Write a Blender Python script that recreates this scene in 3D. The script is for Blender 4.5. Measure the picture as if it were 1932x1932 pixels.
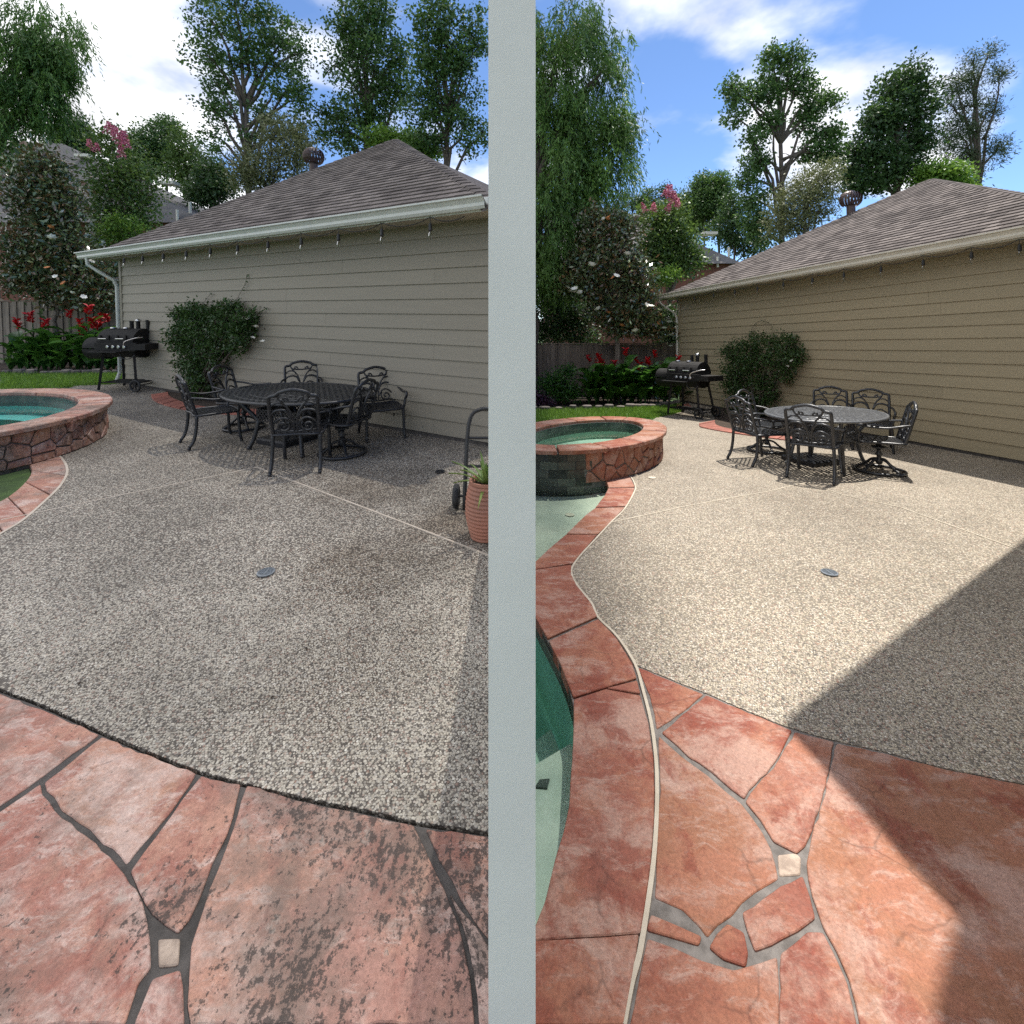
import bpy, bmesh, math, random
import numpy as np
from mathutils import Matrix, Vector
from mathutils.geometry import tessellate_polygon
for o in list(bpy.data.objects): bpy.data.objects.remove(o)
scene = bpy.context.scene
C = scene.collection
random.seed(7); RNG = np.random.default_rng(7)

# ------------------------------------------------------------------ camera
F, CU, HV, H = 900.0, 966.0, 620.0, 1.65          # focal length and horizon in 1932-px units, eye height in m
cam = bpy.data.cameras.new('camera'); camo = bpy.data.objects.new('camera', cam); C.objects.link(camo)
camo.location = (0, 0, H); camo.rotation_euler = (math.pi/2, 0, 0)
scene.cycles.adaptive_threshold = .012; scene.cycles.use_denoising = False; scene.cycles.max_bounces = 7; scene.cycles.diffuse_bounces = 3; scene.cycles.glossy_bounces = 3; scene.cycles.transparent_max_bounces = 10
cam.sensor_width = 36; cam.lens = F/1932*36; cam.shift_y = -(966-HV)/1932; cam.clip_start = .05; cam.clip_end = 3000
scene.camera = camo

# ------------------------------------------------------------------ light
SUN = Vector((.24, .20, 1)).normalized()
sun = bpy.data.lights.new('sun', 'SUN'); suno = bpy.data.objects.new('sun', sun); C.objects.link(suno)
sun.energy = 4.5; sun.angle = math.radians(.53); sun.color = (1, .95, .87)
suno.rotation_euler = SUN.to_track_quat('Z', 'Y').to_euler(); suno.location = (8, 6, 40)
world = bpy.data.worlds.new('World'); scene.world = world; world.use_nodes = True
def sky_nodes():
    nt = world.node_tree; nt.nodes.clear(); N = nt.nodes.new; K = nt.links.new
    out = N('ShaderNodeOutputWorld'); bg = N('ShaderNodeBackground'); bg.inputs[1].default_value = .15
    sk = N('ShaderNodeTexSky'); sk.sky_type = 'NISHITA'; sk.sun_disc = False
    sk.sun_elevation = math.asin(SUN.z); sk.sun_rotation = math.atan2(SUN.x, SUN.y)
    sk.air_density = 1.0; sk.dust_density = .1; sk.ozone_density = 6.0; sk.altitude = 2200
    tc = N('ShaderNodeTexCoord'); sp = N('ShaderNodeSeparateXYZ'); K(tc.outputs['Generated'], sp.inputs[0])
    def m(op, a, b=None, c=None, clamp=False):
        n = N('ShaderNodeMath'); n.operation = op; n.use_clamp = clamp
        for i, v in enumerate((a, b, c)):
            if v is None: continue
            if isinstance(v, (int, float)): n.inputs[i].default_value = v
            else: K(v, n.inputs[i])
        return n.outputs[0]
    zz = m('ADD', m('MAXIMUM', sp.outputs[2], 0.0), .22)
    cx = N('ShaderNodeCombineXYZ'); K(m('DIVIDE', sp.outputs[0], zz), cx.inputs[0]); K(m('DIVIDE', sp.outputs[1], zz), cx.inputs[1]); cx.inputs[2].default_value = 98.1
    nz = N('ShaderNodeTexNoise'); nz.inputs['Scale'].default_value = 1.0; nz.inputs['Detail'].default_value = 9; nz.inputs['Roughness'].default_value = .50; nz.inputs['Distortion'].default_value = .1
    K(cx.outputs[0], nz.inputs['Vector'])
    dens = m('ADD', nz.outputs[0], m('MULTIPLY', m('SUBTRACT', .08, sp.outputs[0]), .12))     # a bank of cloud to the left
    mask = N('ShaderNodeMapRange'); mask.interpolation_type = 'SMOOTHSTEP'; K(dens, mask.inputs[0]); mask.inputs[1].default_value = .47; mask.inputs[2].default_value = .565
    nz2 = N('ShaderNodeTexNoise'); nz2.inputs['Scale'].default_value = 2.6; nz2.inputs['Detail'].default_value = 5; K(cx.outputs[0], nz2.inputs['Vector'])
    cr = N('ShaderNodeMapRange'); K(nz2.outputs[0], cr.inputs[0]); cr.inputs[1].default_value = .3; cr.inputs[2].default_value = .7; cr.inputs[3].default_value = 4.2; cr.inputs[4].default_value = 7.4
    cc = N('ShaderNodeCombineXYZ'); K(cr.outputs[0], cc.inputs[0]); K(m('MULTIPLY', cr.outputs[0], 1.01), cc.inputs[1]); K(m('MULTIPLY', cr.outputs[0], 1.05), cc.inputs[2])
    mx = N('ShaderNodeMix'); mx.data_type = 'RGBA'; K(mask.outputs[0], mx.inputs[0]); K(sk.outputs[0], mx.inputs[6]); K(cc.outputs[0], mx.inputs[7])
    K(mx.outputs[2], bg.inputs[0]); K(bg.outputs[0], out.inputs[0])
sky_nodes(); world.cycles.sampling_method = 'MANUAL'; world.cycles.sample_map_resolution = 512
scene.view_settings.view_transform = 'Standard'; scene.view_settings.look = 'None'; scene.view_settings.gamma = 1
scene.view_settings.use_curve_mapping = False; scene.view_settings.exposure = .63

# ------------------------------------------------------------------ the two places: each stands on its own gently sloping ground
TH = {'L': math.atan((620-582)/F), 'R': math.atan((620-654)/F)}
def M_of(s): return Matrix.Translation((0, 0, H)) @ Matrix.Rotation(TH[s], 4, 'X') @ Matrix.Translation((0, 0, -H))
SIDE = 'L'
def ray(uv):
    t = -TH[SIDE]; x, y, z = (uv[0]-CU)/F, 1, (HV-uv[1])/F
    return Vector((x, y*math.cos(t)-z*math.sin(t), y*math.sin(t)+z*math.cos(t)))
def P(uv, z=0.):                                   # photograph point -> point on the plane at height z
    d = ray(uv); k = (z-H)/d.z; return Vector((d.x*k, d.y*k, z))
def D(uv, dist):                                   # photograph point -> point at a known distance
    d = ray(uv); k = dist/d.y; return Vector((d.x*k, dist, H+d.z*k))
def Z(ox, oy, sc): return lambda X, Y: ((ox+X/sc)*1932/3264, (oy+Y/sc)*1932/3264)
L1 = Z(130,130,1.3454); L2 = Z(130,700,2.576); L3 = Z(550,1100,2.415); L4 = Z(130,1500,1.3454); L5 = Z(130,2200,1.3454); L6 = Z(1300,1150,2.973)
R1 = Z(1700,130,1.3454); R2 = Z(1700,600,2.2725); R3 = Z(2250,1150,2.576); R4 = Z(1700,1250,2.576); R5 = Z(1700,1850,1.4977); R6 = Z(2000,2050,1.7007)
def PP(zf, pts, z=0.): return [P(zf(*p), z) for p in pts]
def where(): return 'shaded left-hand patio' if SIDE == 'L' else 'sunlit right-hand patio'
def lr(a, b): return a if SIDE == 'L' else b

# ------------------------------------------------------------------ object helpers
def link(o, parent=None):
    C.objects.link(o)
    if parent is not None: o.parent = parent
    return o
def mk(name, V, Fc, mat, parent=None, smooth=False, tint=None):
    me = bpy.data.meshes.new(name); me.from_pydata([tuple(v) for v in V], [], [tuple(f) for f in Fc])
    if isinstance(mat, str): mat = MT[mat]
    me.materials.append(mat)
    if smooth: me.polygons.foreach_set('use_smooth', [True]*len(me.polygons))
    if tint is not None:
        a = me.attributes.new('tint', 'FLOAT', 'FACE'); a.data.foreach_set('value', np.full(len(me.polygons), tint, dtype=np.float32) if np.isscalar(tint) else np.asarray(tint, dtype=np.float32))
    me.update()
    return link(bpy.data.objects.new(name, me), parent)
def mk_np(name, V, Q, mat, parent=None, tint=None, smooth=False):      # V (n,3), Q (m,k) index array
    me = bpy.data.meshes.new(name); V = np.ascontiguousarray(V, dtype=np.float32); k = Q.shape[1]
    me.vertices.add(len(V)); me.vertices.foreach_set('co', V.ravel())
    me.loops.add(Q.size); me.loops.foreach_set('vertex_index', Q.ravel().astype(np.int32))
    me.polygons.add(len(Q)); me.polygons.foreach_set('loop_start', np.arange(0, Q.size, k, dtype=np.int32)); me.polygons.foreach_set('loop_total', np.full(len(Q), k, dtype=np.int32))
    if smooth: me.polygons.foreach_set('use_smooth', np.ones(len(Q), dtype=bool))
    me.materials.append(MT[mat] if isinstance(mat, str) else mat)
    if tint is not None:
        a = me.attributes.new('tint', 'FLOAT', 'FACE'); a.data.foreach_set('value', np.asarray(tint, dtype=np.float32))
    me.update(calc_edges=True); me.validate()
    return link(bpy.data.objects.new(name, me), parent)
def empty(name, loc=(0,0,0), rz=0., sc=1.):
    o = bpy.data.objects.new(name, None); o.empty_display_size = .2; link(o); o.location = loc; o.rotation_euler = (0,0,rz); o.scale = (sc,)*3
    return o
def tag(o, label, cat, group=None):
    o['label'] = label; o['category'] = cat
    if group: o['group'] = group
    return o
def struct(o, label=None, kind='structure'):
    o['kind'] = kind
    if label: o['label'] = label
    return o
def copy_tree(o, parent=None):
    c = o.copy(); C.objects.link(c); c.parent = parent
    for ch in list(o.children): copy_tree(ch, c)
    return c

class MB:
    def __init__(s): s.V = []; s.F = []
    def add(s, V, Fc):
        b = len(s.V); s.V += [Vector(v) for v in V]; s.F += [tuple(i+b for i in f) for f in Fc]; return s
    def box(s, c, d, rz=0., M=None):
        x, y, z = d[0]/2, d[1]/2, d[2]/2
        V = [Vector((a*x, b*y, e*z)) for e in (-1,1) for a, b in ((-1,-1),(1,-1),(1,1),(-1,1))]
        R = M if M is not None else Matrix.Rotation(rz, 3, 'Z')
        return s.add([R @ v + Vector(c) for v in V], [(3,2,1,0),(4,5,6,7),(0,1,5,4),(1,2,6,5),(2,3,7,6),(3,0,4,7)])
    def tube(s, pts, r, n=6, closed=False, flat=1.):
        pts = [Vector(p) for p in pts]; m = len(pts); rs = r if isinstance(r, (list, tuple)) else [r]*m
        rings = []; up = None
        for i, p in enumerate(pts):
            a = pts[(i-1) % m] if (closed or i) else p; b = pts[(i+1) % m] if (closed or i < m-1) else p
            t = (b-a).normalized() if (b-a).length > 1e-9 else Vector((0,0,1))
            if up is None: up = Vector((0,0,1)) if abs(t.z) < .9 else Vector((1,0,0))
            side = t.cross(up)
            if side.length < 1e-6: side = t.cross(Vector((0,1,0)))
            side.normalize(); up = side.cross(t).normalized()
            rings.append([p + (side*math.cos(2*math.pi*k/n) + up*math.sin(2*math.pi*k/n)*flat)*rs[i] for k in range(n)])
        V = [v for q in rings for v in q]; Fc = []
        for i in range(m if closed else m-1):
            j = (i+1) % m
            for k in range(n): Fc.append((i*n+k, i*n+(k+1) % n, j*n+(k+1) % n, j*n+k))
        if not closed: Fc += [tuple(range(n-1,-1,-1)), tuple((m-1)*n+k for k in range(n))]
        return s.add(V, Fc)
    def lathe(s, prof, n=20, c=(0,0,0), M=None):
        V = []; Fc = []
        for r, z in prof:
            for k in range(n):
                a = 2*math.pi*k/n; v = Vector((r*math.cos(a), r*math.sin(a), z)); V.append((M @ v if M is not None else v)+Vector(c))
        for i in range(len(prof)-1):
            for k in range(n): Fc.append((i*n+k, i*n+(k+1) % n, (i+1)*n+(k+1) % n, (i+1)*n+k))
        Fc += [tuple(range(n-1,-1,-1)), tuple((len(prof)-1)*n+k for k in range(n))]
        return s.add(V, Fc)
    def prism(s, poly, z0, z1, bev=0.):               # poly: list of Vectors (x, y used)
        if area2(poly) < 0: poly = poly[::-1]
        n = len(poly)
        rings = [[(p[0], p[1], z0) for p in poly]]
        if bev > 0:
            rings.append([(p[0], p[1], z1-bev) for p in poly]); q = inset(poly, bev); rings.append([(p[0], p[1], z1) for p in q])
        else: rings.append([(p[0], p[1], z1) for p in poly])
        V = [v for r in rings for v in r]; Fc = []
        for i in range(len(rings)-1):
            for k in range(n): Fc.append((i*n+k, i*n+(k+1) % n, (i+1)*n+(k+1) % n, (i+1)*n+k))
        Fc += [tuple(range(n-1,-1,-1)), tuple((len(rings)-1)*n+k for k in range(n))]
        return s.add(V, Fc)
    def go(s, name, mat, parent=None, smooth=False, tint=None): return mk(name, s.V, s.F, mat, parent, smooth, tint)
def area2(p): return sum(p[i][0]*p[(i+1) % len(p)][1]-p[(i+1) % len(p)][0]*p[i][1] for i in range(len(p)))
def inset(poly, d):
    n = len(poly); out = []
    sg = 1 if area2(poly) > 0 else -1
    for i in range(n):
        a, b, c = Vector(poly[i-1][:2]), Vector(poly[i][:2]), Vector(poly[(i+1) % n][:2])
        e1 = (b-a); e2 = (c-b)
        if e1.length < 1e-7 or e2.length < 1e-7: out.append(b); continue
        e1.normalize(); e2.normalize(); n1 = Vector((-e1.y, e1.x))*sg; n2 = Vector((-e2.y, e2.x))*sg
        k = n1+n2
        if k.length < 1e-4: out.append(b+n1*d); continue
        k = k/k.length; out.append(b+k*min(d/max(k.dot(n1), .5), d*1.8))
    return out
def clip(poly, nx, ny, c):                            # keep nx*x+ny*y <= c
    out = []
    for i in range(len(poly)):
        a, b = poly[i], poly[(i+1) % len(poly)]; da, db = nx*a[0]+ny*a[1]-c, nx*b[0]+ny*b[1]-c
        if da <= 0: out.append(a)
        if (da < 0 < db) or (db < 0 < da):
            t = da/(da-db); out.append((a[0]+(b[0]-a[0])*t, a[1]+(b[1]-a[1])*t))
    return out
def smooth_line(pts, sub=6, closed=False):
    pts = [Vector(p) for p in pts]; n = len(pts); out = []
    for i in range(n if closed else n-1):
        p0 = pts[(i-1) % n] if closed or i else pts[0]; p1 = pts[i]; p2 = pts[(i+1) % n]; p3 = pts[(i+2) % n] if closed or i < n-2 else pts[-1]
        for k in range(sub):
            t = k/sub; out.append(.5*((2*p1)+(p2-p0)*t+(2*p0-5*p1+4*p2-p3)*t*t+(3*p1-p0-3*p2+p3)*t**3))
    if not closed: out.append(pts[-1])
    return out
def rough_poly(pts, step=.035, amp=.004, rnd=.007):
    pts = [Vector((p[0], p[1])) for p in pts]; n = len(pts); out = []
    for i in range(n):
        a, b, c = pts[i-1], pts[i], pts[(i+1) % n]
        r1 = min(rnd, (b-a).length*.3); r2 = min(rnd, (c-b).length*.3)
        p = b+(a-b).normalized()*r1; q = b+(c-b).normalized()*r2
        out += [p, (p+q)/2*.5+b*.5, q]
        L = (c-b).length-2*r2; m = int(L/step)
        for k in range(1, m):
            t = q+(c-b).normalized()*(L*k/m); out.append(t+Vector((random.uniform(-1,1), random.uniform(-1,1)))*amp)
    return out

# ------------------------------------------------------------------ materials
MT = {}
class NT:
    def __init__(s, name):
        s.m = bpy.data.materials.new(name); MT[name] = s.m; s.m.use_nodes = True; s.nt = s.m.node_tree; s.nt.nodes.clear()
        s.out = s.n('ShaderNodeOutputMaterial'); s.tc = s.n('ShaderNodeTexCoord')
    def n(s, t, **kw):
        nd = s.nt.nodes.new(t)
        for k, v in kw.items(): setattr(nd, k, v)
        return nd
    def set(s, sock, v):
        if isinstance(v, bpy.types.NodeSocket): s.nt.links.new(v, sock)
        elif isinstance(v, tuple) and len(v) == 3 and sock.type == 'RGBA': sock.default_value = (*v, 1)
        else: sock.default_value = v
    def math(s, op, a, b=None, c=None, clamp=False):
        nd = s.n('ShaderNodeMath', operation=op, use_clamp=clamp)
        for i, v in enumerate((a, b, c)):
            if v is not None: s.set(nd.inputs[i], v)
        return nd.outputs[0]
    def mix(s, f, a, b, bt='MIX'):
        nd = s.n('ShaderNodeMix', data_type='RGBA', blend_type=bt); s.set(nd.inputs[0], f); s.set(nd.inputs[6], a); s.set(nd.inputs[7], b); return nd.outputs[2]
    def noise(s, scale, det=4, rough=.55, vec=None, dist=0., out=0):
        nd = s.n('ShaderNodeTexNoise'); s.set(nd.inputs['Scale'], scale); s.set(nd.inputs['Detail'], det); s.set(nd.inputs['Roughness'], rough); s.set(nd.inputs['Distortion'], dist)
        s.set(nd.inputs['Vector'], vec if vec is not None else s.tc.outputs['Object']); return nd.outputs[out]
    def vor(s, scale, vec=None, feat='F1', rnd=1.):
        nd = s.n('ShaderNodeTexVoronoi', feature=feat); s.set(nd.inputs['Scale'], scale); s.set(nd.inputs['Randomness'], rnd); s.set(nd.inputs['Vector'], vec if vec is not None else s.tc.outputs['Object']); return nd
    def rng(s, x, a, b, c=0., d=1., sm=True):
        nd = s.n('ShaderNodeMapRange', interpolation_type='SMOOTHSTEP' if sm else 'LINEAR'); s.set(nd.inputs[0], x)
        for i, v in enumerate((a, b, c, d)): s.set(nd.inputs[i+1], v)
        return nd.outputs[0]
    def ramp(s, x, stops, const=False):
        nd = s.n('ShaderNodeValToRGB'); s.set(nd.inputs[0], x); e = nd.color_ramp.elements
        if const: nd.color_ramp.interpolation = 'CONSTANT'
        while len(e) < len(stops): e.new(.5)
        for k, (p, c) in enumerate(stops): e[k].position = p; e[k].color = (*c, 1)
        return nd.outputs[0]
    def map(s, sc, rot=(0,0,0), vec=None):
        nd = s.n('ShaderNodeMapping'); nd.inputs['Scale'].default_value = sc; nd.inputs['Rotation'].default_value = rot; s.set(nd.inputs['Vector'], vec if vec is not None else s.tc.outputs['Object']); return nd.outputs[0]
    def rand(s): return s.n('ShaderNodeObjectInfo').outputs['Random']
    def tint(s): return s.n('ShaderNodeAttribute', attribute_name='tint').outputs['Fac']
    def rvec(s, k=17.):                                # object coordinates shifted by a random amount for each piece
        nd = s.n('ShaderNodeVectorMath', operation='ADD'); s.set(nd.inputs[0], s.tc.outputs['Object'])
        cx = s.n('ShaderNodeCombineXYZ'); r = s.rand(); s.set(cx.inputs[0], s.math('MULTIPLY', r, k)); s.set(cx.inputs[1], s.math('MULTIPLY', r, k*2.3)); s.set(cx.inputs[2], s.math('MULTIPLY', r, k*.7)); s.set(nd.inputs[1], cx.outputs[0]); return nd.outputs[0]
    def bump(s, h, st=.3, dist=.01):
        nd = s.n('ShaderNodeBump'); s.set(nd.inputs['Strength'], st); s.set(nd.inputs['Distance'], dist); s.set(nd.inputs['Height'], h); return nd.outputs[0]
    def pbr(s, col, rough=.6, metal=0., nrm=None, spec=.5, **kw):
        b = s.n('ShaderNodeBsdfPrincipled'); s.set(b.inputs['Base Color'], col); s.set(b.inputs['Roughness'], rough); s.set(b.inputs['Metallic'], metal); s.set(b.inputs['Specular IOR Level'], spec)
        if nrm is not None: s.set(b.inputs['Normal'], nrm)
        for k, v in kw.items(): s.set(b.inputs[k], v)
        return b.outputs[0]
    def done(s, sh): s.nt.links.new(sh, s.out.inputs[0]); return s.m
def val(nt, col, f): return nt.mix(1., col, nt.n_grey(f), 'MULTIPLY')
def grey(self, f):
    cx = self.n('ShaderNodeCombineXYZ'); [self.set(cx.inputs[i], f) for i in range(3)]; return cx.outputs[0]
NT.n_grey = grey

def simple(name, c1, c2, scale=6., rough=.6, metal=0., bs=40., bst=.15, bd=.004, rnd=.15, spec=.5, det=5, stretch=None):
    t = NT(name); v = t.map(stretch, vec=t.rvec()) if stretch else t.rvec()
    c = t.mix(t.rng(t.noise(scale, det, .6, v), .3, .7), c1, c2)
    c = val(t, c, t.math('ADD', 1-rnd, t.math('MULTIPLY', t.rand(), 2*rnd)))
    return t.done(t.pbr(c, rough, metal, t.bump(t.noise(bs, 2, .6, v), bst, bd), spec))

def aggregate(name, dirty, blots=()):
    t = NT(name)
    v = t.vor(86.); sp = t.n('ShaderNodeSeparateColor'); t.set(sp.inputs[0], v.outputs['Color'])
    if dirty: stops = [(0,(.060,.052,.045)),(.10,(.18,.158,.132)),(.24,(.36,.322,.262)),(.42,(.48,.436,.357)),(.58,(.54,.492,.405)),(.70,(.34,.315,.280)),(.82,(.62,.575,.480)),(.93,(.26,.165,.125)),(1,(.72,.680,.590))]  # pebble tones raised to make up for the dimmer light on this side
    else: stops = [(0,(.070,.062,.056)),(.10,(.17,.148,.125)),(.22,(.31,.262,.200)),(.38,(.43,.372,.280)),(.55,(.515,.450,.342)),(.68,(.30,.268,.230)),(.80,(.58,.532,.445)),(.92,(.27,.150,.105)),(1,(.66,.620,.535))]
    col = t.ramp(sp.outputs[0], stops)
    gap = t.rng(v.outputs['Distance'], .36, .62)
    col = t.mix(gap, col, (.11,.094,.078) if dirty else (.19,.162,.125))
    big = t.rng(t.noise(.75, 6, .62), .36, .66); mid = t.noise(4.5, 4, .6)
    f = t.math('ADD', t.math('MULTIPLY', big, .34 if dirty else .16), t.math('ADD', .74 if dirty else .84, t.math('MULTIPLY', t.math('SUBTRACT', mid, .5), .35)))
    bn = t.math('SUBTRACT', t.noise(3., 5, .65), .5)
    for (x, y, r, k) in blots:
        dn = t.n('ShaderNodeVectorMath', operation='DISTANCE'); t.set(dn.inputs[0], t.tc.outputs['Object']); dn.inputs[1].default_value = (x, y, 0)
        dd = t.math('ADD', dn.outputs['Value'], t.math('MULTIPLY', bn, r*1.6))
        bm = t.rng(dd, 0., r, 1., 0.); col = t.mix(t.math('MULTIPLY', bm, 1-k), col, t.mix(1., col, (.38,.29,.21), 'MULTIPLY'))
    col = val(t, col, f)
    return t.done(t.pbr(col, .75 if not dirty else .6, 0, t.bump(t.math('SUBTRACT', 1., v.outputs['Distance']), .55, .006), .35))
def flag(name, dirty, reds, blots=()):
    t = NT(name); v = t.rvec(); r = t.rand(); base = t.ramp(r, reds)
    w = t.n('ShaderNodeVectorMath', operation='ADD'); t.set(w.inputs[0], v); ws = t.n('ShaderNodeVectorMath', operation='SCALE'); t.set(ws.inputs[0], t.noise(5, 3, .6, v, out=1)); ws.inputs[3].default_value = .12; t.set(w.inputs[1], ws.outputs[0]); v2 = w.outputs[0]
    big = t.noise(2.6, 9, .70, v2); c = t.mix(t.rng(big, .44, .60), base, (.40,.185,.115))
    c = t.mix(t.rng(t.noise(1.9, 9, .72, t.map((1,1.6,1), (0,0,.6), v2)), .465, .61, 0, .85), c, (.49,.345,.285))
    c = t.mix(t.rng(t.noise(3.1, 9, .72, t.map((1.7,1,1), (0,0,-.4), v2)), .51, .64, 0, .75), c, (.25,.065,.038))
    c = t.mix(t.rng(t.noise(8, 11, .80, t.map((.5,1.6,1), (0,0,.35), v2)), .51, .63, 0, .65), c, (.52,.395,.335))
    c = t.mix(t.rng(t.noise(26, 8, .78, v), .54, .66, 0, .5), c, (.22,.065,.040))
    fine = t.noise(85, 7, .82, v, .5); c = val(t, c, t.rng(fine, .32, .68, .64, 1.28, False))
    cl = t.vor(3.4, v2, 'DISTANCE_TO_EDGE').outputs['Distance']; cm = t.math('MULTIPLY', t.rng(cl, .0, .022, 1., 0.), t.rng(t.noise(2.7, 4, .6, v), .50, .60)); c = val(t, c, t.math('SUBTRACT', 1., t.math('MULTIPLY', cm, .32)))
    if not dirty: c = t.mix(1., c, (.80,.71,.68), 'MULTIPLY')
    if dirty:
        zone = t.rng(t.noise(1.6, 5, .62), .46, .72)
        for (x, y, r0) in blots:
            dn = t.n('ShaderNodeVectorMath', operation='DISTANCE'); t.set(dn.inputs[0], t.tc.outputs['Object']); dn.inputs[1].default_value = (x, y, 0); zone = t.math('MAXIMUM', zone, t.rng(t.math('ADD', dn.outputs['Value'], t.math('MULTIPLY', t.math('SUBTRACT', t.noise(9, 4, .65), .5), r0*1.5)), 0., r0*1.7, 1.1, 0.))
        n1 = t.math('ADD', t.math('MULTIPLY', t.noise(44, 6, .66, t.map((1,.7,1))), .6), t.math('MULTIPLY', t.noise(120, 4, .7), .4))
        lich = t.rng(t.math('ADD', n1, t.math('MULTIPLY', zone, .105)), .585, .645)
        c = val(t, c, 1.12); hs = t.n('ShaderNodeHueSaturation'); hs.inputs['Saturation'].default_value = .86; t.set(hs.inputs['Color'], c); c = hs.outputs[0]
        gr = t.math('ADD', t.noise(2.0, 9, .72), t.math('MULTIPLY', zone, .07)); c = t.mix(t.math('MULTIPLY', t.rng(gr, .46, .66), .74), c, (.165,.122,.098))
        c = t.mix(t.math('MULTIPLY', t.rng(t.noise(3.0, 9, .74, t.map((1,1,1),(0,0,.9))), .56, .70), .6), c, (.085,.066,.055))
        c = t.mix(t.math('MULTIPLY', lich, .82), c, (.040,.033,.029))
        c = t.mix(t.rng(t.noise(7, 9, .76, t.map((1,1,1),(0,0,1.1))), .58, .68, 0, .55), c, (.40,.34,.29))
    h = t.math('ADD', t.noise(9, 8, .76, v), t.math('MULTIPLY', t.rng(t.noise(3.4, 3, .6, v), .48, .53), .35))
    return t.done(t.pbr(c, .62, 0, t.bump(h, .6, .012), .35))
def leafmat(name, c1, c2, trans=(.16,.28,.04), tr=.28, rough=.45, spec=.4, brown=None):
    k = 1.55; c1, c2, trans = [tuple(v*k for v in q) for q in (c1, c2, trans)]
    t = NT(name); ti = t.tint(); c = t.mix(ti, c1, c2)
    if brown is not None: c = t.mix(t.math('GREATER_THAN', t.math('FRACT', t.math('MULTIPLY', ti, 37.)), brown[0]), c, brown[1])
    b = t.pbr(c, rough, 0, None, spec)
    tl = t.n('ShaderNodeBsdfTranslucent'); t.set(tl.inputs[0], t.mix(ti, c1, trans)); mx = t.n('ShaderNodeMixShader'); mx.inputs[0].default_value = tr
    t.nt.links.new(b, mx.inputs[1]); t.nt.links.new(tl.outputs[0], mx.inputs[2]); return t.done(mx.outputs[0])
def water(name, tintc, rip=9., st=.08):
    t = NT(name); nr = t.bump(t.noise(rip, 3, .5), st, .02)
    tr = t.n('ShaderNodeBsdfTransparent'); t.set(tr.inputs[0], tintc); gl = t.n('ShaderNodeBsdfGlossy'); gl.inputs['Roughness'].default_value = .02; t.set(gl.inputs['Normal'], nr)
    fr = t.n('ShaderNodeFresnel'); fr.inputs[0].default_value = 1.33; t.set(fr.inputs['Normal'], nr); mx = t.n('ShaderNodeMixShader'); t.nt.links.new(fr.outputs[0], mx.inputs[0]); t.nt.links.new(tr.outputs[0], mx.inputs[1]); t.nt.links.new(gl.outputs[0], mx.inputs[2]); return t.done(mx.outputs[0])
def shinglemat(name):
    t = NT(name); ti = t.tint()
    c = t.mix(ti, (.078,.066,.062), (.185,.160,.148)); n = t.noise(160, 3, .6); c = val(t, c, t.rng(n, .25, .75, .6, 1.4, False))
    c = val(t, c, t.rng(t.noise(.9, 4, .6), .3, .7, .86, 1.12)); return t.done(t.pbr(c, .9, 0, t.bump(n, .4, .004), .2))

aggregate('aggregate_old', True, [(-.75,2.15,.65,.35),(-.95,2.9,.75,.40),(-.45,3.6,.55,.45),(-1.9,2.2,.5,.7),(-1.3,4.3,.7,.6)])
aggregate('aggregate_clean', False, [(3.2,5.0,.9,.86)])
RED = [(0,(.27,.075,.046)),(.25,(.33,.125,.078)),(.45,(.37,.185,.105)),(.6,(.29,.085,.055)),(.8,(.38,.20,.145)),(1,(.34,.16,.085))]
flag('flagstone_old', True, RED, [(-.66,1.50,.15),(-.48,1.46,.18),(-.36,1.38,.18),(-.26,1.28,.17),(-.10,1.32,.2),(-.10,1.18,.16),(-.95,1.24,.12),(-.55,1.10,.18)]); flag('flagstone_clean', False, RED)
simple('flagstone_white', (.42,.33,.26), (.24,.18,.14), 36, .7, bst=.3)
simple('mortar', (.095,.085,.078), (.045,.040,.036), 14, .9, bst=.6, bd=.01)
simple('mortar_pale', (.19,.172,.158), (.10,.09,.082), 22, .9, bst=.6, bd=.01)
simple('joint_white', (.54,.48,.385), (.44,.385,.30), 9, .7, rnd=.03)
simple('joint_old', (.52,.45,.37), (.42,.36,.29), 9, .7, rnd=.03)
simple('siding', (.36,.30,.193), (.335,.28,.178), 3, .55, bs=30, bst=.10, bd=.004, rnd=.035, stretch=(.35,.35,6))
simple('siding_old', (.265,.238,.187), (.245,.22,.172), 3, .55, bs=30, bst=.10, bd=.004, rnd=.035, stretch=(.35,.35,6))  # darker, greyer copy of the siding for the left-hand garage
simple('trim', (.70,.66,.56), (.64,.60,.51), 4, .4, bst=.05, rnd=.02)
simple('trim_old', (.62,.64,.60), (.55,.57,.54), 4, .4, bst=.05, rnd=.02)  # greyer copy of the trim for the left-hand garage
simple('soffit', (.42,.385,.30), (.40,.36,.28), 4, .7, bst=.05, rnd=.02)
simple('white_render', (.90,.90,.89), (.86,.86,.85), 5, .75, bs=60, bst=.12, rnd=.02)
simple('cast_metal', (.008,.009,.012), (.018,.020,.026), 30, .40, .0, bs=90, bst=.25, rnd=.1, spec=.6)
simple('table_metal', (.060,.064,.070), (.12,.125,.133), 30, .38, .0, bs=90, bst=.25, rnd=.12, spec=.7)  # cast metal of the sunlit table, sun and sky sheen put into the colour
simple('cast_metal_worn', (.012,.013,.016), (.030,.032,.037), 30, .36, .0, bs=90, bst=.25, rnd=.12, spec=.7)  # cast metal made lighter for the sunlit chairs, highlights put into the colour
simple('grill_black', (.009,.009,.009), (.022,.020,.019), 9, .68, bs=50, bst=.2, rnd=.05, spec=.3)
simple('chrome', (.6,.6,.6), (.5,.5,.5), 9, .25, 1., rnd=.02)
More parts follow.
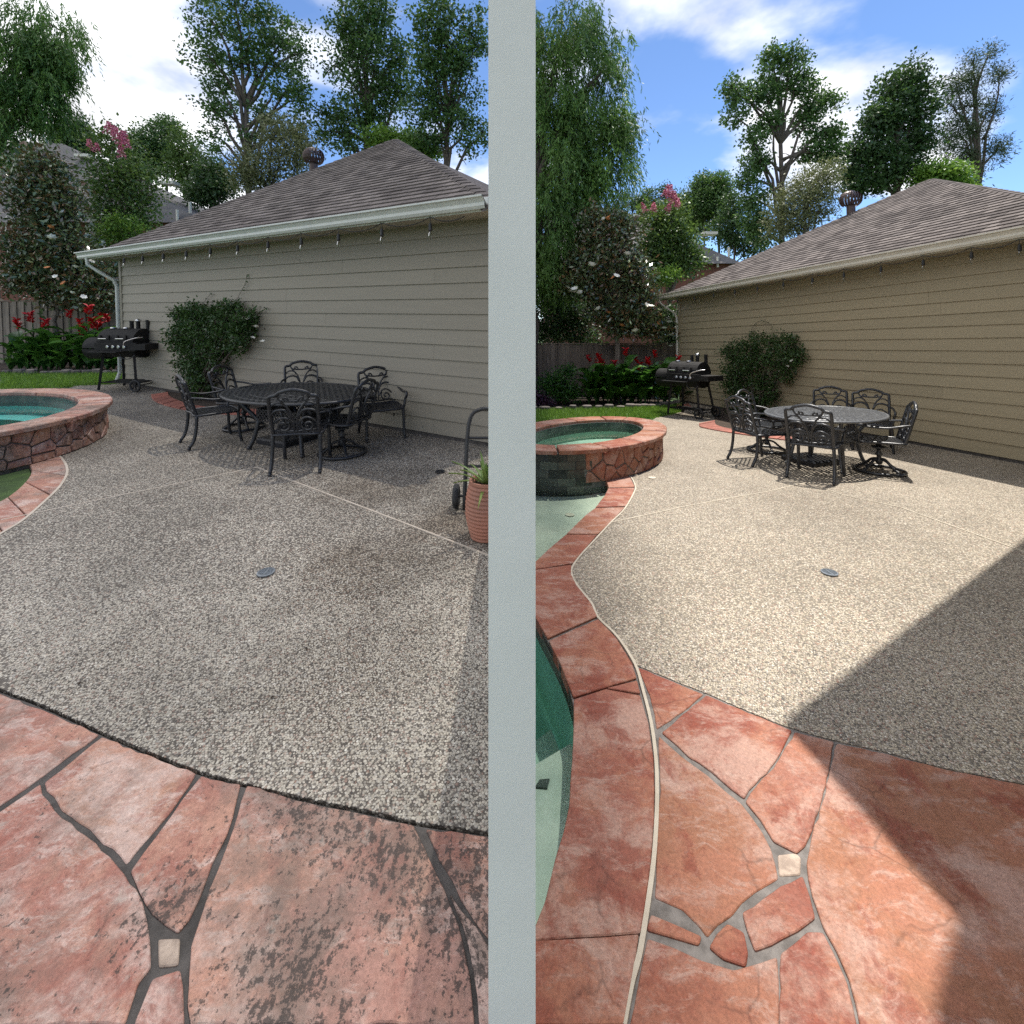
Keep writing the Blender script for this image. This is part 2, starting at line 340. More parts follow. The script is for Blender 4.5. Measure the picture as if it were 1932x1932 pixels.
simple('black_plastic', (.015,.015,.015), (.022,.022,.022), 9, .5, rnd=.05)
simple('rubber', (.02,.02,.02), (.035,.035,.034), 30, .8, bst=.3, rnd=.05)
simple('rust_plate', (.28,.15,.10), (.20,.11,.08), 12, .7, rnd=.05)
simple('terracotta', (.37,.15,.095), (.30,.14,.095), 5, .65, rnd=.03)
simple('pot_cream', (.55,.48,.36), (.42,.35,.25), 12, .7, rnd=.03)
simple('steel_grate', (.30,.33,.36), (.22,.245,.27), 20, .4, .7, rnd=.03)
simple('soil', (.055,.037,.024), (.03,.02,.013), 9, .95, bs=20, bst=.8, bd=.03, rnd=.0)
simple('wood_fence', (.25,.205,.165), (.135,.11,.09), 5, .85, bs=25, bst=.4, rnd=.25, stretch=(7,7,.5))
simple('brick_wall', (.22,.085,.055), (.15,.06,.042), 8, .85, rnd=.03)
simple('far_roof', (.115,.108,.105), (.165,.155,.15), 1.6, .9, bs=30, bst=.3, rnd=.02)
simple('vent_brown', (.075,.045,.038), (.05,.03,.026), 9, .4, .3, rnd=.02)
simple('bark', (.13,.105,.085), (.065,.052,.042), 6, .9, bs=14, bst=.7, bd=.03, rnd=.1, stretch=(3,3,.6))
simple('bark_pale', (.26,.215,.17), (.15,.12,.095), 6, .9, bs=14, bst=.5, bd=.02, rnd=.1, stretch=(3,3,.6))
simple('dark_tile', (.020,.032,.030), (.065,.075,.062), 5, .25, bs=18, bst=.25, rnd=.5)
simple('tile_grout', (.16,.165,.15), (.10,.11,.10), 12, .9, rnd=0)
simple('plaster_ledge', (.50,.50,.41), (.35,.365,.30), 2.4, .8, bs=25, bst=.4, rnd=0, det=9)
simple('plaster_step', (.46,.50,.42), (.36,.41,.35), 5, .8, bs=25, bst=.3, rnd=0, det=9)
simple('plaster_deep', (.24,.62,.50), (.18,.50,.40), 2, .8, rnd=0)
simple('plaster_spa', (.34,.48,.38), (.28,.41,.33), 3, .8, rnd=0)
simple('plaster_turq', (.22,.66,.60), (.17,.56,.52), 2, .8, rnd=0)
simple('window_glass', (.10,.14,.17), (.20,.26,.30), 2, .08, rnd=0)
simple('flower_red', (.62,.012,.018), (.48,.008,.015), 30, .5, rnd=.2)
simple('flower_pink', (.62,.18,.27), (.52,.12,.20), 20, .6, rnd=.1)
simple('flower_white', (.80,.78,.70), (.72,.69,.58), 20, .5, rnd=.05)
simple('flower_orange', (.55,.22,.07), (.42,.15,.05), 20, .6, rnd=.1)
simple('edge_stone', (.20,.17,.15), (.11,.095,.085), 8, .9, rnd=.2)
simple('brick_paver_old', (.36,.125,.085), (.27,.09,.065), 10, .75, rnd=.2)
simple('brick_paver_clean', (.33,.125,.09), (.26,.09,.065), 10, .75, rnd=.2)
simple('lawn_base', (.055,.10,.022), (.03,.055,.015), 5, .95, rnd=0)
shinglemat('shingle')
leafmat('leaf_tulip', (.022,.052,.016), (.070,.130,.036), (.14,.24,.05), .25, .42)
leafmat('leaf_dark', (.014,.034,.012), (.042,.082,.026), (.09,.16,.03), .22, .45)
leafmat('leaf_willow', (.030,.068,.014), (.090,.165,.034), (.16,.28,.05), .3, .5)
leafmat('leaf_olive', (.058,.072,.030), (.145,.150,.070), (.15,.17,.06), .2, .55)
leafmat('leaf_magnolia', (.026,.046,.018), (.105,.135,.058), (.08,.10,.02), .10, .18, .8, (.74,(.16,.095,.042)))
leafmat('leaf_myrtle', (.028,.058,.015), (.080,.135,.030), (.15,.22,.04), .28, .42)
leafmat('leaf_vine', (.014,.034,.011), (.042,.082,.022), (.07,.13,.02), .18, .35)
leafmat('leaf_canna', (.018,.058,.012), (.050,.120,.020), (.10,.24,.03), .25, .35)
leafmat('leaf_bright', (.055,.115,.018), (.13,.22,.035), (.22,.34,.05), .3, .45)
leafmat('leaf_purple', (.040,.018,.030), (.085,.038,.060), (.10,.03,.06), .2, .45)
leafmat('leaf_pine', (.022,.040,.018), (.062,.085,.036), (.08,.11,.04), .15, .6)
leafmat('leaf_aloe', (.075,.125,.030), (.16,.20,.055), (.20,.26,.06), .15, .4)
leafmat('grass', (.050,.110,.014), (.12,.21,.028), (.20,.33,.04), .3, .5)
water('water_spa', (.90,.97,.94)); water('water_turq', (.86,.98,.97)); water('water_pool', (.88,.97,.94), 7., .06)
water('bulb_glass', (.90,.90,.87), 3., 0.)
def cloudmat():
    t = NT('cloud_white'); a = t.n('ShaderNodeBsdfTransparent'); b = t.n('ShaderNodeBsdfTranslucent'); d = t.n('ShaderNodeBsdfDiffuse')
    t.set(b.inputs[0], (.95,.95,.97)); t.set(d.inputs[0], (.9,.9,.92)); m1 = t.n('ShaderNodeMixShader'); m1.inputs[0].default_value = .12; m2 = t.n('ShaderNodeMixShader'); m2.inputs[0].default_value = .50
    t.nt.links.new(b.outputs[0], m1.inputs[1]); t.nt.links.new(d.outputs[0], m1.inputs[2]); t.nt.links.new(m1.outputs[0], m2.inputs[1]); t.nt.links.new(a.outputs[0], m2.inputs[2]); t.done(m2.outputs[0])
cloudmat()

# ------------------------------------------------------------------ shared setting (world frame)
def shared():
    g = mk('terrain', [(-900,-300,-6),(900,-300,-6),(900,1500,-6),(-900,1500,-6)], [(0,1,2,3)], 'lawn_base'); struct(g)
    # white garden wall that parts the two patios, seen end-on between them
    w = empty('garden_wall', (0,.95,-.3)); tag(w, 'white rendered garden wall with a tall narrow end pier between the two patios', 'wall')
    MB().box((0,.11,1.4), (.094,.22,2.8)).go('end_pier', 'white_render', w); MB().box((0,8.2,.55), (.03,16,1.5)).go('wall_panel', 'white_render', w)
    # low cloud added out of view to dim the sun on the left-hand patio
    rng = np.random.default_rng(3); bm = bmesh.new(); bmesh.ops.create_icosphere(bm, subdivisions=5, radius=1)
    ph = rng.uniform(0, 6.3, (14,)); k = rng.normal(0, 5, (14,3))
    hc = 80.; off = Vector((SUN.x, SUN.y, 0))*(hc/SUN.z)
    for v in bm.verts:
        n = sum(math.sin(k[i] @ np.array(v.co)+ph[i]) for i in range(14))/14
        sq = lambda a: math.copysign(abs(a)**.3, a)
        v.co = Vector((sq(v.co.x)*22+.5*n, sq(v.co.y)*27+1.5*n, v.co.z*4*(1+.3*n)))
    me = bpy.data.meshes.new('cloud'); bm.to_mesh(me); bm.free(); me.materials.append(MT['cloud_white']); o = link(bpy.data.objects.new('cloud', me))
    o.location = Vector((-21.2, 20, hc))+off; struct(o)
shared()

# ------------------------------------------------------------------ ground of one place
def stones(root, zf, polys, mat, special=(), z=0.0015, th=.045):
    for i, p in enumerate(polys):
        q = rough_poly(inset(PP(zf, p), .0008 if SIDE == 'L' else -.0015)); m = 'flagstone_white' if i in special else mat
        MB().prism(q, z-th+random.uniform(-.002,.002), z+random.uniform(-.002,.002), .0025).go('flagstone', m, root)
def strip(name, pts, w, mat, parent=None, z=.004, h=.03):
    """a thin raised band along a line on the ground"""
    V = []; Fc = []; n = len(pts)
    for i, p in enumerate(pts):
        a = pts[max(i-1,0)]; b = pts[min(i+1,n-1)]; t = Vector((b[0]-a[0], b[1]-a[1])).normalized(); q = Vector((-t.y, t.x))*(w/2)
        V += [(p[0]+q.x, p[1]+q.y, z-h), (p[0]+q.x, p[1]+q.y, z), (p[0]-q.x, p[1]-q.y, z), (p[0]-q.x, p[1]-q.y, z-h)]
    for i in range(n-1):
        for k in range(3): Fc.append((i*4+k, i*4+k+1, i*4+4+k+1, i*4+4+k))
    return mk(name, V, Fc, mat, parent)
def tess(p):
    p = [Vector((q[0], q[1], 0)) for q in p]; out = []
    for a, b, c in tessellate_polygon([p]):
        if (p[b]-p[a]).cross(p[c]-p[a]).z < 0: b, c = c, b
        out.append((a, b, c))
    return out
def flat(name, pts, z, mat, parent): return mk(name, [(q[0], q[1], z) for q in pts], tess(pts), mat, parent)
def sheet(name, poly, z, mat, depth=.12, parent=None):
    p = [Vector((q[0], q[1])) for q in poly]
    if area2(p) < 0: p = p[::-1]
    n = len(p); V = [(q.x, q.y, z) for q in p]+[(q.x, q.y, z-depth) for q in p]
    Fc = tess(p)+[((k+1) % n, k, n+k, n+(k+1) % n) for k in range(n)]
    return mk(name, V, Fc, mat, parent)

def pebbles(poly_near, parent, mat, seed, dmax):
    """loose-set pebble tops of the nearest part of the aggregate, too many to count"""
    rng = np.random.default_rng(seed); xs = [p[0] for p in poly_near]; ys = [p[1] for p in poly_near]
    bx0, bx1, by0, by1 = min(xs), max(xs), min(ys), min(max(ys), dmax); sp = .0112
    gx, gy = np.meshgrid(np.arange(bx0, bx1, sp), np.arange(by0, by1, sp*.87)); gx = gx+(np.arange(gx.shape[0]) % 2)[:,None]*sp*.5
    pt = np.stack([gx.ravel(), gy.ravel()], 1)+rng.normal(0, sp*.17, (gx.size, 2))
    ins = np.zeros(len(pt), bool); n = len(poly_near)
    for i in range(n):
        a, b = poly_near[i], poly_near[(i+1) % n]
        c = ((a[1] > pt[:,1]) != (b[1] > pt[:,1])); xi = (b[0]-a[0])*(pt[:,1]-a[1])/(b[1]-a[1]+1e-12)+a[0]; ins ^= c & (pt[:,0] < xi)
    vis = np.abs(pt[:,0]) < pt[:,1]*1.09
    fade = rng.random(len(pt)) > np.clip((pt[:,1]-(dmax-.9))/.9, 0, 1)
    pt = pt[ins & vis & fade]
    m = len(pt); k = 7; a = rng.uniform(0, 6.28, m); rx = rng.uniform(.0040, .0063, m); ry = rx*rng.uniform(.62, .95, m); hh = rng.uniform(.0025, .0045, m)
    ang = np.arange(k)*2*np.pi/k
    V = np.zeros((m, k+1, 3)); cx = np.cos(ang)[None]*rx[:,None]; cy = np.sin(ang)[None]*ry[:,None]
    V[:,:k,0] = pt[:,:1]+cx*np.cos(a)[:,None]-cy*np.sin(a)[:,None]; V[:,:k,1] = pt[:,1:]+cx*np.sin(a)[:,None]+cy*np.cos(a)[:,None]; V[:,:k,2] = .0005
    V[:,k,:2] = pt; V[:,k,2] = hh
    base = np.arange(m)[:,None,None]*(k+1); tri = np.array([[i, (i+1) % k, k] for i in range(k)])[None]
    T = (base+tri).reshape(-1, 3)
    o = mk_np('pebbles', V.reshape(-1,3), T, mat, parent, np.repeat(rng.random(m), k), True); o['kind'] = 'stuff'; return o
def pebblemat(name, stops, stain):
    t = NT(name); c = t.ramp(t.tint(), stops); f = t.math('ADD', 1-stain, t.math('MULTIPLY', t.rng(t.noise(.75, 6, .62), .36, .66), stain)); return t.done(t.pbr(val(t, c, f), .55, 0, None, .4))
pebblemat('pebble_old', [(0,(.060,.052,.045)),(.10,(.18,.158,.132)),(.24,(.36,.322,.262)),(.42,(.48,.436,.357)),(.58,(.54,.492,.405)),(.70,(.34,.315,.280)),(.82,(.62,.575,.480)),(.93,(.26,.165,.125)),(1,(.72,.680,.590))], .30)  # tones raised against the dim left-hand light, as in the aggregate
pebblemat('pebble_clean', [(0,(.070,.062,.056)),(.10,(.17,.148,.125)),(.22,(.31,.262,.200)),(.38,(.43,.372,.280)),(.55,(.515,.450,.342)),(.68,(.30,.268,.230)),(.80,(.58,.532,.445)),(.92,(.27,.150,.105)),(1,(.66,.620,.535))], .14)

def drain(uv, r, label, mat='steel_grate'):
    c = P(uv); t = empty('drain_grate', (c.x, c.y, .0045)); tag(t, label, 'drain')
    MB().lathe([(r*.8,.0),(r,.0),(r,.007),(r*.82,.008),(r*.8,.004)], 28).go('rim', mat, t)
    MB().lathe([(r*.8,.0005),(r*.8,.001)], 28).go('dark_hole', 'black_plastic', t)
    for k in range(7):
        y = (k-3)*r*.21; L = 2*math.sqrt(max((r*.8)**2-y*y, 1e-5)); MB().box((0,y,.004), (L,r*.10,.005)).go('grate_bar', mat, t)
    MB().box((0,0,.0045), (r*.16,r*1.5,.005)).go('grate_spine', mat, t)

class Ell:                                             # an oval in plan, with arc length
    def __init__(s, cx, cy, a, b, th): s.c = Vector((cx, cy)); s.a, s.b, s.t = a, b, math.radians(th)
    def pt(s, ph, off=0.):
        x, y = s.a*math.cos(ph), s.b*math.sin(ph); nx, ny = s.b*math.cos(ph), s.a*math.sin(ph); L = math.hypot(nx, ny)
        x += nx/L*off; y += ny/L*off; c, q = math.cos(s.t), math.sin(s.t); return Vector((s.c.x+x*c-y*q, s.c.y+x*q+y*c))
def spa(E, side_mat, cop_mat, ztop, wat, plaster, xok, tile_ok, label, mortar):
    t = empty('spa', (E.c.x, E.c.y, 0)); tag(t, label, 'spa'); O = E.c
    def L(p, z): return (p[0]-O.x, p[1]-O.y, z)
    N = 96; phs = [2*math.pi*k/N for k in range(N)]; ok = [xok(E.pt(p)) for p in phs]
    # wall core, inner wall, floor, water
    def band(name, o1, o2, z0, z1, mat):
        V = []; Fc = []
        for p in phs:
            a, b = E.pt(p, o1), E.pt(p, o2); V += [L(a,z0), L(a,z1), L(b,z1), L(b,z0)]
        for k in range(N):
            j = (k+1) % N
            if ok[k] and ok[j]:
                for q in range(4): Fc.append((k*4+q, k*4+(q+1) % 4, j*4+(q+1) % 4, j*4+q))
        return mk(name, V, Fc, mat, t)
    band('wall_core', -.075, -.36, -.5, ztop-.052, mortar)
    band('waterline_tiles', -.36, -.375, ztop-.22, ztop-.054, 'dark_tile')
    def disc(name, off, z, mat, th=.0):
        return flat(name, [L(E.pt(p, off), z)[:2] for k, p in enumerate(phs) if ok[k]], z, mat, t)
    disc('basin_floor', -.37, ztop-.55, plaster); disc('water', -.37, ztop-.15, wat)
    V = [L(E.pt(p, -.38), z) for p in phs for z in (ztop-.56, ztop-.2)]; mk('basin_wall', V, [(2*k, 2*((k+1) % N), 2*((k+1) % N)+1, 2*k+1) for k in range(N) if ok[k] and ok[(k+1) % N]], plaster, t)
    bench = [L(E.pt(p, -.39), ztop-.32) for p in phs]+[L(E.pt(p, -.72), ztop-.32) for p in phs]+[L(E.pt(p, -.72), ztop-.56) for p in phs]
    mk('bench', bench, [(k, (k+1) % N, N+(k+1) % N, N+k) for k in range(N) if ok[k] and ok[(k+1) % N]]+[(N+k, N+(k+1) % N, 2*N+(k+1) % N, 2*N+k) for k in range(N) if ok[k] and ok[(k+1) % N]], plaster, t)
    # coping stones
    ph = .13
    while ph < 2*math.pi+.05:
        st = random.uniform(.42,.6); e = min(ph+st, 2*math.pi+.13); m = 7; pts = [ph+.012+(e-ph-.024)*k/m for k in range(m+1)]
        poly = [E.pt(p, .0+random.uniform(-.006,.006)) for p in pts]+[E.pt(p, -.345) for p in pts[::-1]]
        if SIDE == 'R': poly = clip(poly, -1, 0, -.02)
        if len(poly) > 2: MB().prism([Vector((p[0]-O.x, p[1]-O.y)) for p in poly], ztop-.05, ztop+random.uniform(-.003,.003), .009).go('coping_stone', cop_mat, t)
        ph = e
    # facing: irregular stones, or courses of dark tile towards the pool
    S = [0.]
    for k in range(1, 721): S.append(S[-1]+(E.pt(2*math.pi*k/720, -.06)-E.pt(2*math.pi*(k-1)/720, -.06)).length)
    tot = S[-1]
    def phi(s):
        s %= tot; return 2*math.pi*np.interp(s, S, np.arange(721))/720
    zt = ztop-.054; pts = []
    ncell = int(tot*zt/.024)
    for i in range(ncell):
        best = None
        for _ in range(12):
            q = (random.uniform(0,tot), random.uniform(.0,zt)); dm = min([math.hypot((q[0]-p[0])*.62, q[1]-p[1]) for p in pts] or [9])
            if best is None or dm > best[0]: best = (dm, q)
        pts.append(best[1])
    tb = [tile_ok(E.pt(phi(k*tot/720))) for k in range(720)]; bd = [k*tot/720 for k in range(720) if tb[k] != tb[k-1]]
    for i, p in enumerate(pts):
        poly = [(p[0]-.5,0.),(p[0]+.5,0.),(p[0]+.5,zt),(p[0]-.5,zt)]
        for j, q in enumerate(pts):
            if i != j and abs(q[0]-p[0]) < 1.2:
                nx, ny = q[0]-p[0], q[1]-p[1]; poly = clip(poly, nx, ny, nx*(p[0]+q[0])/2+ny*(p[1]+q[1])/2)
                if len(poly) < 3: break
        if len(poly) < 3: continue
        for s0 in bd:
            if abs(s0-p[0]) < .6: sg = 1 if s0 > p[0] else -1; poly = clip(poly, sg, 0, sg*s0)
        if len(poly) < 3: continue
        poly = inset(poly, .006); poly = [(v[0], max(v[1], -.02)) for v in poly]
        m = E.pt(phi(p[0]))
        if not xok(m) or tile_ok(m): continue
        dp = random.uniform(-.012,.004); V = []; n = len(poly)
        q2 = inset(poly, .008)
        for pl, of in ((poly,-.082),(poly,-.058+dp-.008),(q2,-.052+dp)): V += [L(E.pt(phi(v[0]), of), v[1]) for v in pl]
        Fc = [(a*n+k, a*n+(k+1) % n, (a+1)*n+(k+1) % n, (a+1)*n+k) for a in (0,1) for k in range(n)]+[tuple(2*n+k for k in range(n))]
        mk('facing_stone', V, Fc, side_mat, t)
    for r in range(7):
        s = (r % 2)*.11; z1 = zt-r*.098; z0 = z1-.094
        while s < tot:
            m = E.pt(phi(s+.1))
            if xok(m) and tile_ok(m):
                V = []
                for of in (-.08,-.062): V += [L(E.pt(phi(s+.004), of), z0), L(E.pt(phi(s+.214), of), z0), L(E.pt(phi(s+.214), of), z1), L(E.pt(phi(s+.004), of), z1)]
                mk('wall_tile', V, [(4,5,6,7),(0,4,7,3),(1,2,6,5),(3,7,6,2),(0,1,5,4)], 'dark_tile', t)
            s += .22
    if SIDE == 'R':
        for ob in list(t.children):
            if min(v.co.x for v in ob.data.vertices)+O.x > .02: continue
            if max(v.co.x for v in ob.data.vertices)+O.x < .03: bpy.data.objects.remove(ob); continue
            bm = bmesh.new(); bm.from_mesh(ob.data); bmesh.ops.bisect_plane(bm, geom=bm.verts[:]+bm.edges[:]+bm.faces[:], plane_co=(.02-O.x,0,0), plane_no=(1,0,0), clear_inner=True); bm.to_mesh(ob.data); bm.free()
    return t

def lawn(poly, dmin):
    o = sheet('lawn', poly, -.03, 'lawn_base', .1); struct(o); return o
def grass(front, back, n, seed, label):
    """blades between two lines given as lists of ground points"""
    rng = np.random.default_rng(seed); fr = np.array([[p[0],p[1]] for p in front]); bk = np.array([[p[0],p[1]] for p in back])
    a = rng.random(n); b = rng.random(n)
    def at(A): i = a*(len(A)-1); return np.stack([np.interp(i, np.arange(len(A)), A[:,0]), np.interp(i, np.arange(len(A)), A[:,1])], 1)
    p = at(fr)*(1-b[:,None])+at(bk)*b[:,None]; h = rng.uniform(.05,.11,n); w = rng.uniform(.005,.009,n); an = rng.uniform(0,6.28,n); ln = rng.normal(0,.035,(n,2))
    V = np.zeros((n,3,3)); V[:,0,0] = p[:,0]-np.cos(an)*w; V[:,0,1] = p[:,1]-np.sin(an)*w; V[:,1,0] = p[:,0]+np.cos(an)*w; V[:,1,1] = p[:,1]+np.sin(an)*w; V[:,:2,2] = -.03
    V[:,2,:2] = p+ln; V[:,2,2] = h-.03
    o = mk_np('grass', V.reshape(-1,3), np.arange(n*3).reshape(-1,3), 'grass', None, rng.random(n)); struct(o, label, 'stuff'); o['category'] = 'grass'; return o

# ------------------------------------------------------------------ garage
def garage(A, B, hw, pitch, apex_uv, s_end, smat, tmat, gmat, lim, label, vent_uv):
    A = Vector((A.x, A.y, 0)); B = Vector((B.x, B.y, 0)); d = (B-A).normalized(); n = Vector((d.y, -d.x, 0))
    if n.y > 0: n = -n
    t = empty('garage', A); tag(t, label, 'garage')
    def W(s, o, z): return d*s+n*o+Vector((0,0,z))      # along the wall, out of the wall, up (relative to the corner)
    oh = .45; al = math.radians(pitch); up = -n*math.cos(al)+Vector((0,0,math.sin(al))); E0 = W(0,oh,hw); nrm = d.cross(up)
    if nrm.z < 0: nrm = -nrm
    # apex of the front roof face
    r = ray(apex_uv); cpos = Vector((0,0,H))-A; k = (E0-cpos).dot(nrm)/r.dot(nrm); ap = cpos+r*k; sa = (ap-E0).dot(d); ta = (ap-E0).dot(up)
    sL = -.55; sR = 2*sa-sL
    # siding boards
    nb = int(round((hw-.02)/.19)); eh = (hw-.06)/nb
    for i in range(nb):
        z0 = .05+i*eh; a = .09; first = random.uniform(1.2,3.6)
        while a < s_end-.01:
            b = min(a+first, s_end) if s_end-a-first > .5 else s_end; first = 3.66; e = b-.0025 if b < s_end else b; j0, j1 = random.uniform(-.0015,.0015), random.uniform(-.0015,.0015)
            V = [W(a,.0,z0+j0), W(e,.0,z0+j1), W(e,.0,z0+eh+.012), W(a,.0,z0+eh+.012), W(a,.027,z0+j0), W(e,.027,z0+j1), W(e,.006,z0+eh+.012), W(a,.006,z0+eh+.012)]
            mk('siding_board', V, [(4,5,6,7),(0,1,5,4),(1,2,6,5),(0,4,7,3),(2,3,7,6)], smat, t); a = b
    MB().add([W(a,b,z) for z in (0,hw) for a, b in ((-.01,-.1),(.088,-.1),(.088,.035),(-.01,.035))], [(0,1,5,4),(1,2,6,5),(2,3,7,6),(3,0,4,7),(4,5,6,7)]).go('corner_trim', smat, t)
    MB().add([W(a,b,z) for z in (-.1,hw+.05) for a, b in ((.02,-.005),(s_end,-.005),(s_end,-2.6),(.02,-2.6))], [(0,1,5,4),(1,2,6,5),(2,3,7,6),(3,0,4,7)]).go('wall', smat, t)
    MB().add([W(a,b,z) for z in (-.05,.052) for a, b in ((.0,-.003),(s_end,-.003),(s_end,.012),(.0,.012))], [(0,1,5,4),(1,2,6,5),(2,3,7,6),(3,0,4,7)]).go('footing', 'mortar', t)
    # soffit, fascia, gutter
    mk('soffit', [W(sL,-.1,hw-.03),W(s_end,-.1,hw-.03),W(s_end,oh-.03,hw-.03),W(sL,oh-.03,hw-.03),W(sL,-.1,hw-.01),W(s_end,-.1,hw-.01),W(s_end,oh-.03,hw-.01),W(sL,oh-.03,hw-.01)], [(0,1,2,3),(4,5,6,7),(3,2,6,7),(0,3,7,4)], 'soffit', t)
    MB().add([W(a,b,z) for z in (hw-.045,hw+.10) for a, b in ((sL,oh-.03),(s_end,oh-.03),(s_end,oh-.008),(sL,oh-.008))], [(0,1,2,3),(0,1,5,4),(1,2,6,5),(2,3,7,6),(3,0,4,7)]).go('fascia', gmat, t)
    prof = [(.0,-.03),(.055,-.03),(.075,.0),(.072,.035),(.10,.075),(.125,.085),(.125,.105),(.11,.105),(.10,.09),(.06,.05),(.01,.0)]
    V = []; m = len(prof)
    for s in (sL-.12, s_end): V += [W(s, oh-.006+a, hw+b) for a, b in prof]
    mk('gutter', V, [(k, (k+1) % m, m+(k+1) % m, m+k) for k in range(m)]+[tuple(range(m))], gmat, t)
    # downspout at the corner
    q = [W(-.28,oh+.03,hw-.03), W(-.27,oh+.02,hw-.16), W(-.18,oh-.12,hw-.30), W(-.075,.10,hw-.48), W(-.06,.055,hw-.62), W(-.06,.055,.25), W(-.06,.12,.08)]
    MB().tube(q, .038, 8, flat=.8).go('downspout', gmat, t)
    # roof
    roof = mk('roof', [E0+d*sL-nrm*.012, ap-nrm*.012, E0+d*sR-nrm*.012, E0+d*sL-n*9-nrm*.03, E0+d*sR-n*9-nrm*.03], [(0,2,1),(0,1,3),(2,4,1),(3,1,4)], 'shingle', t, tint=.4)
    hips = [(E0+d*sL, ap), (E0+d*sR, ap)]
    tri = lambda poly: clip(clip(poly, -ta, (sa-sL), -ta*sL), ta, (sR-sa), ta*sR)
    allp = []; row = 0; ex = .145
    while row*ex < ta:
        tt = row*ex-.03; s = sL-.4+random.uniform(0,.3)
        while s < min(sR, s_end+1.5):
            w = random.choice((.14,.17,.20,.24,.28)); poly = [(s+.004,tt),(s+w-.004,tt),(s+w-.004,tt+.21),(s+.004,tt+.21)]; pc = tri(poly)
            if len(pc) >= 3 and abs(area2(pc)) > .004:
                mid = E0+d*(s+w/2)+up*tt+A
                if lim(mid+d*w): allp.append(((mid-Vector((0,0,H))).length, pc, tt, random.random()**.8, random.choice((0,0,.0015))))
            s += w
        row += 1
    allp.sort(key=lambda a: a[0])
    def sh(pc, tt, ex2):
        V = []; m = len(pc)
        for a, b in pc: V.append(E0+d*a+up*b+nrm*(.024+ex2-(b-tt)/.21*.0235))
        for a, b in pc: V.append(E0+d*a+up*b-nrm*.004)
        return V, [tuple(range(m))]+[(k, m+k, m+(k+1) % m, (k+1) % m) for k in range(m)]
    for _, pc, tt, c, e2 in allp[:300]:
        V, Fc = sh(pc, tt, e2); mk('shingle', V, Fc, 'shingle', roof, tint=c)
    b = MB(); tn = []
    for _, pc, tt, c, e2 in allp[300:]:
        V, Fc = sh(pc, tt, e2); b.add(V, Fc); tn += [c]*len(Fc)
    if b.V: o = b.go('far_shingles', 'shingle', roof, tint=tn); o['kind'] = 'stuff'
    for a, e in hips:
        L = (e-a).length; m = int(L/.2)
        for k in range(m):
            p = a+(e-a)*(k/m); q = a+(e-a)*((k+1.25)/m); ax = (e-a).normalized(); sd = ax.cross(nrm).normalized()
            if not lim(q+A): continue
            V = [p+sd*.13-nrm*.01, p+nrm*.035, p-sd*.13-nrm*.02, q+sd*.13-nrm*.02, q+nrm*.018, q-sd*.13-nrm*.03]
            mk('hip_cap', V, [(0,1,4,3),(1,2,5,4),(0,2,1)], 'shingle', roof, tint=random.random()*.7)
    # turbine vent behind the hip
    c = D(vent_uv, (A+ap).y+1.0)-A; tv = mk('roof_vent', *(lambda m: (m.V, m.F))(MB().lathe([(.10,-.6),(.10,-.16),(.14,-.15)], 16, c)), 'vent_brown', t)
    for k in range(22):
        a0 = 2*math.pi*k/22; V = []
        for i in range(7):
            th = -1.0+2.1*i/6; r0 = .23*math.cos(th*.92)+.03; z = .21*math.sin(th); a = a0+.25*i/6
            for dr, da in ((0,0),(-.018,.2)): V.append(c+Vector(((r0+dr)*math.cos(a+da), (r0+dr)*math.sin(a+da), z)))
        mk('vane', V, [(2*i,2*i+1,2*i+3,2*i+2) for i in range(6)], 'vent_brown', tv)
    MB().lathe([(.07,.16),(.07,.215),(.02,.235)], 14, c).go('vent_cap', 'vent_brown', tv)
    if SIDE == 'L':
        for ob in list(t.children):
            if min((v.co.x for v in ob.data.vertices)) > 1e8 or max(v.co.x+A.x for v in ob.data.vertices) < -.03: continue
            bm = bmesh.new(); bm.from_mesh(ob.data); bmesh.ops.bisect_plane(bm, geom=bm.verts[:]+bm.edges[:]+bm.faces[:], plane_co=(-.03-A.x,0,0), plane_no=(1,0,0), clear_outer=True); bm.to_mesh(ob.data); bm.free()
    return t, A, d, n, W
def string_lights(A, W, hw, us, s_end, label):
    """sockets hang from a wire looped under the gutter; us = where each one hangs along the wall"""
    t = empty('string_lights', A); tag(t, label, 'string lights'); o = .50
    pts = []; ss = [us[0]-.6]+list(us)+[s_end]
    for a, b in zip(ss[:-1], ss[1:]):
        for k in range(6): f = k/6; pts.append(W(a+(b-a)*f, o, hw-.055-.07*4*f*(1-f)))
    MB().tube(pts, .006, 5).go('wire', 'black_plastic', t)
    for s in us:
        so = MB().tube([W(s,o,hw-.055), W(s,o,hw-.13)], .004, 5); so.lathe([(.008,-.12),(.02,-.135),(.023,-.205),(.016,-.215)], 10, W(s,o,hw)); so = so.go('socket', 'black_plastic', t)
        MB().lathe([(.012,-.212),(.021,-.24),(.023,-.265),(.014,-.295),(.004,-.31)], 10, W(s,o,hw)).go('bulb', 'bulb_glass', so, True)

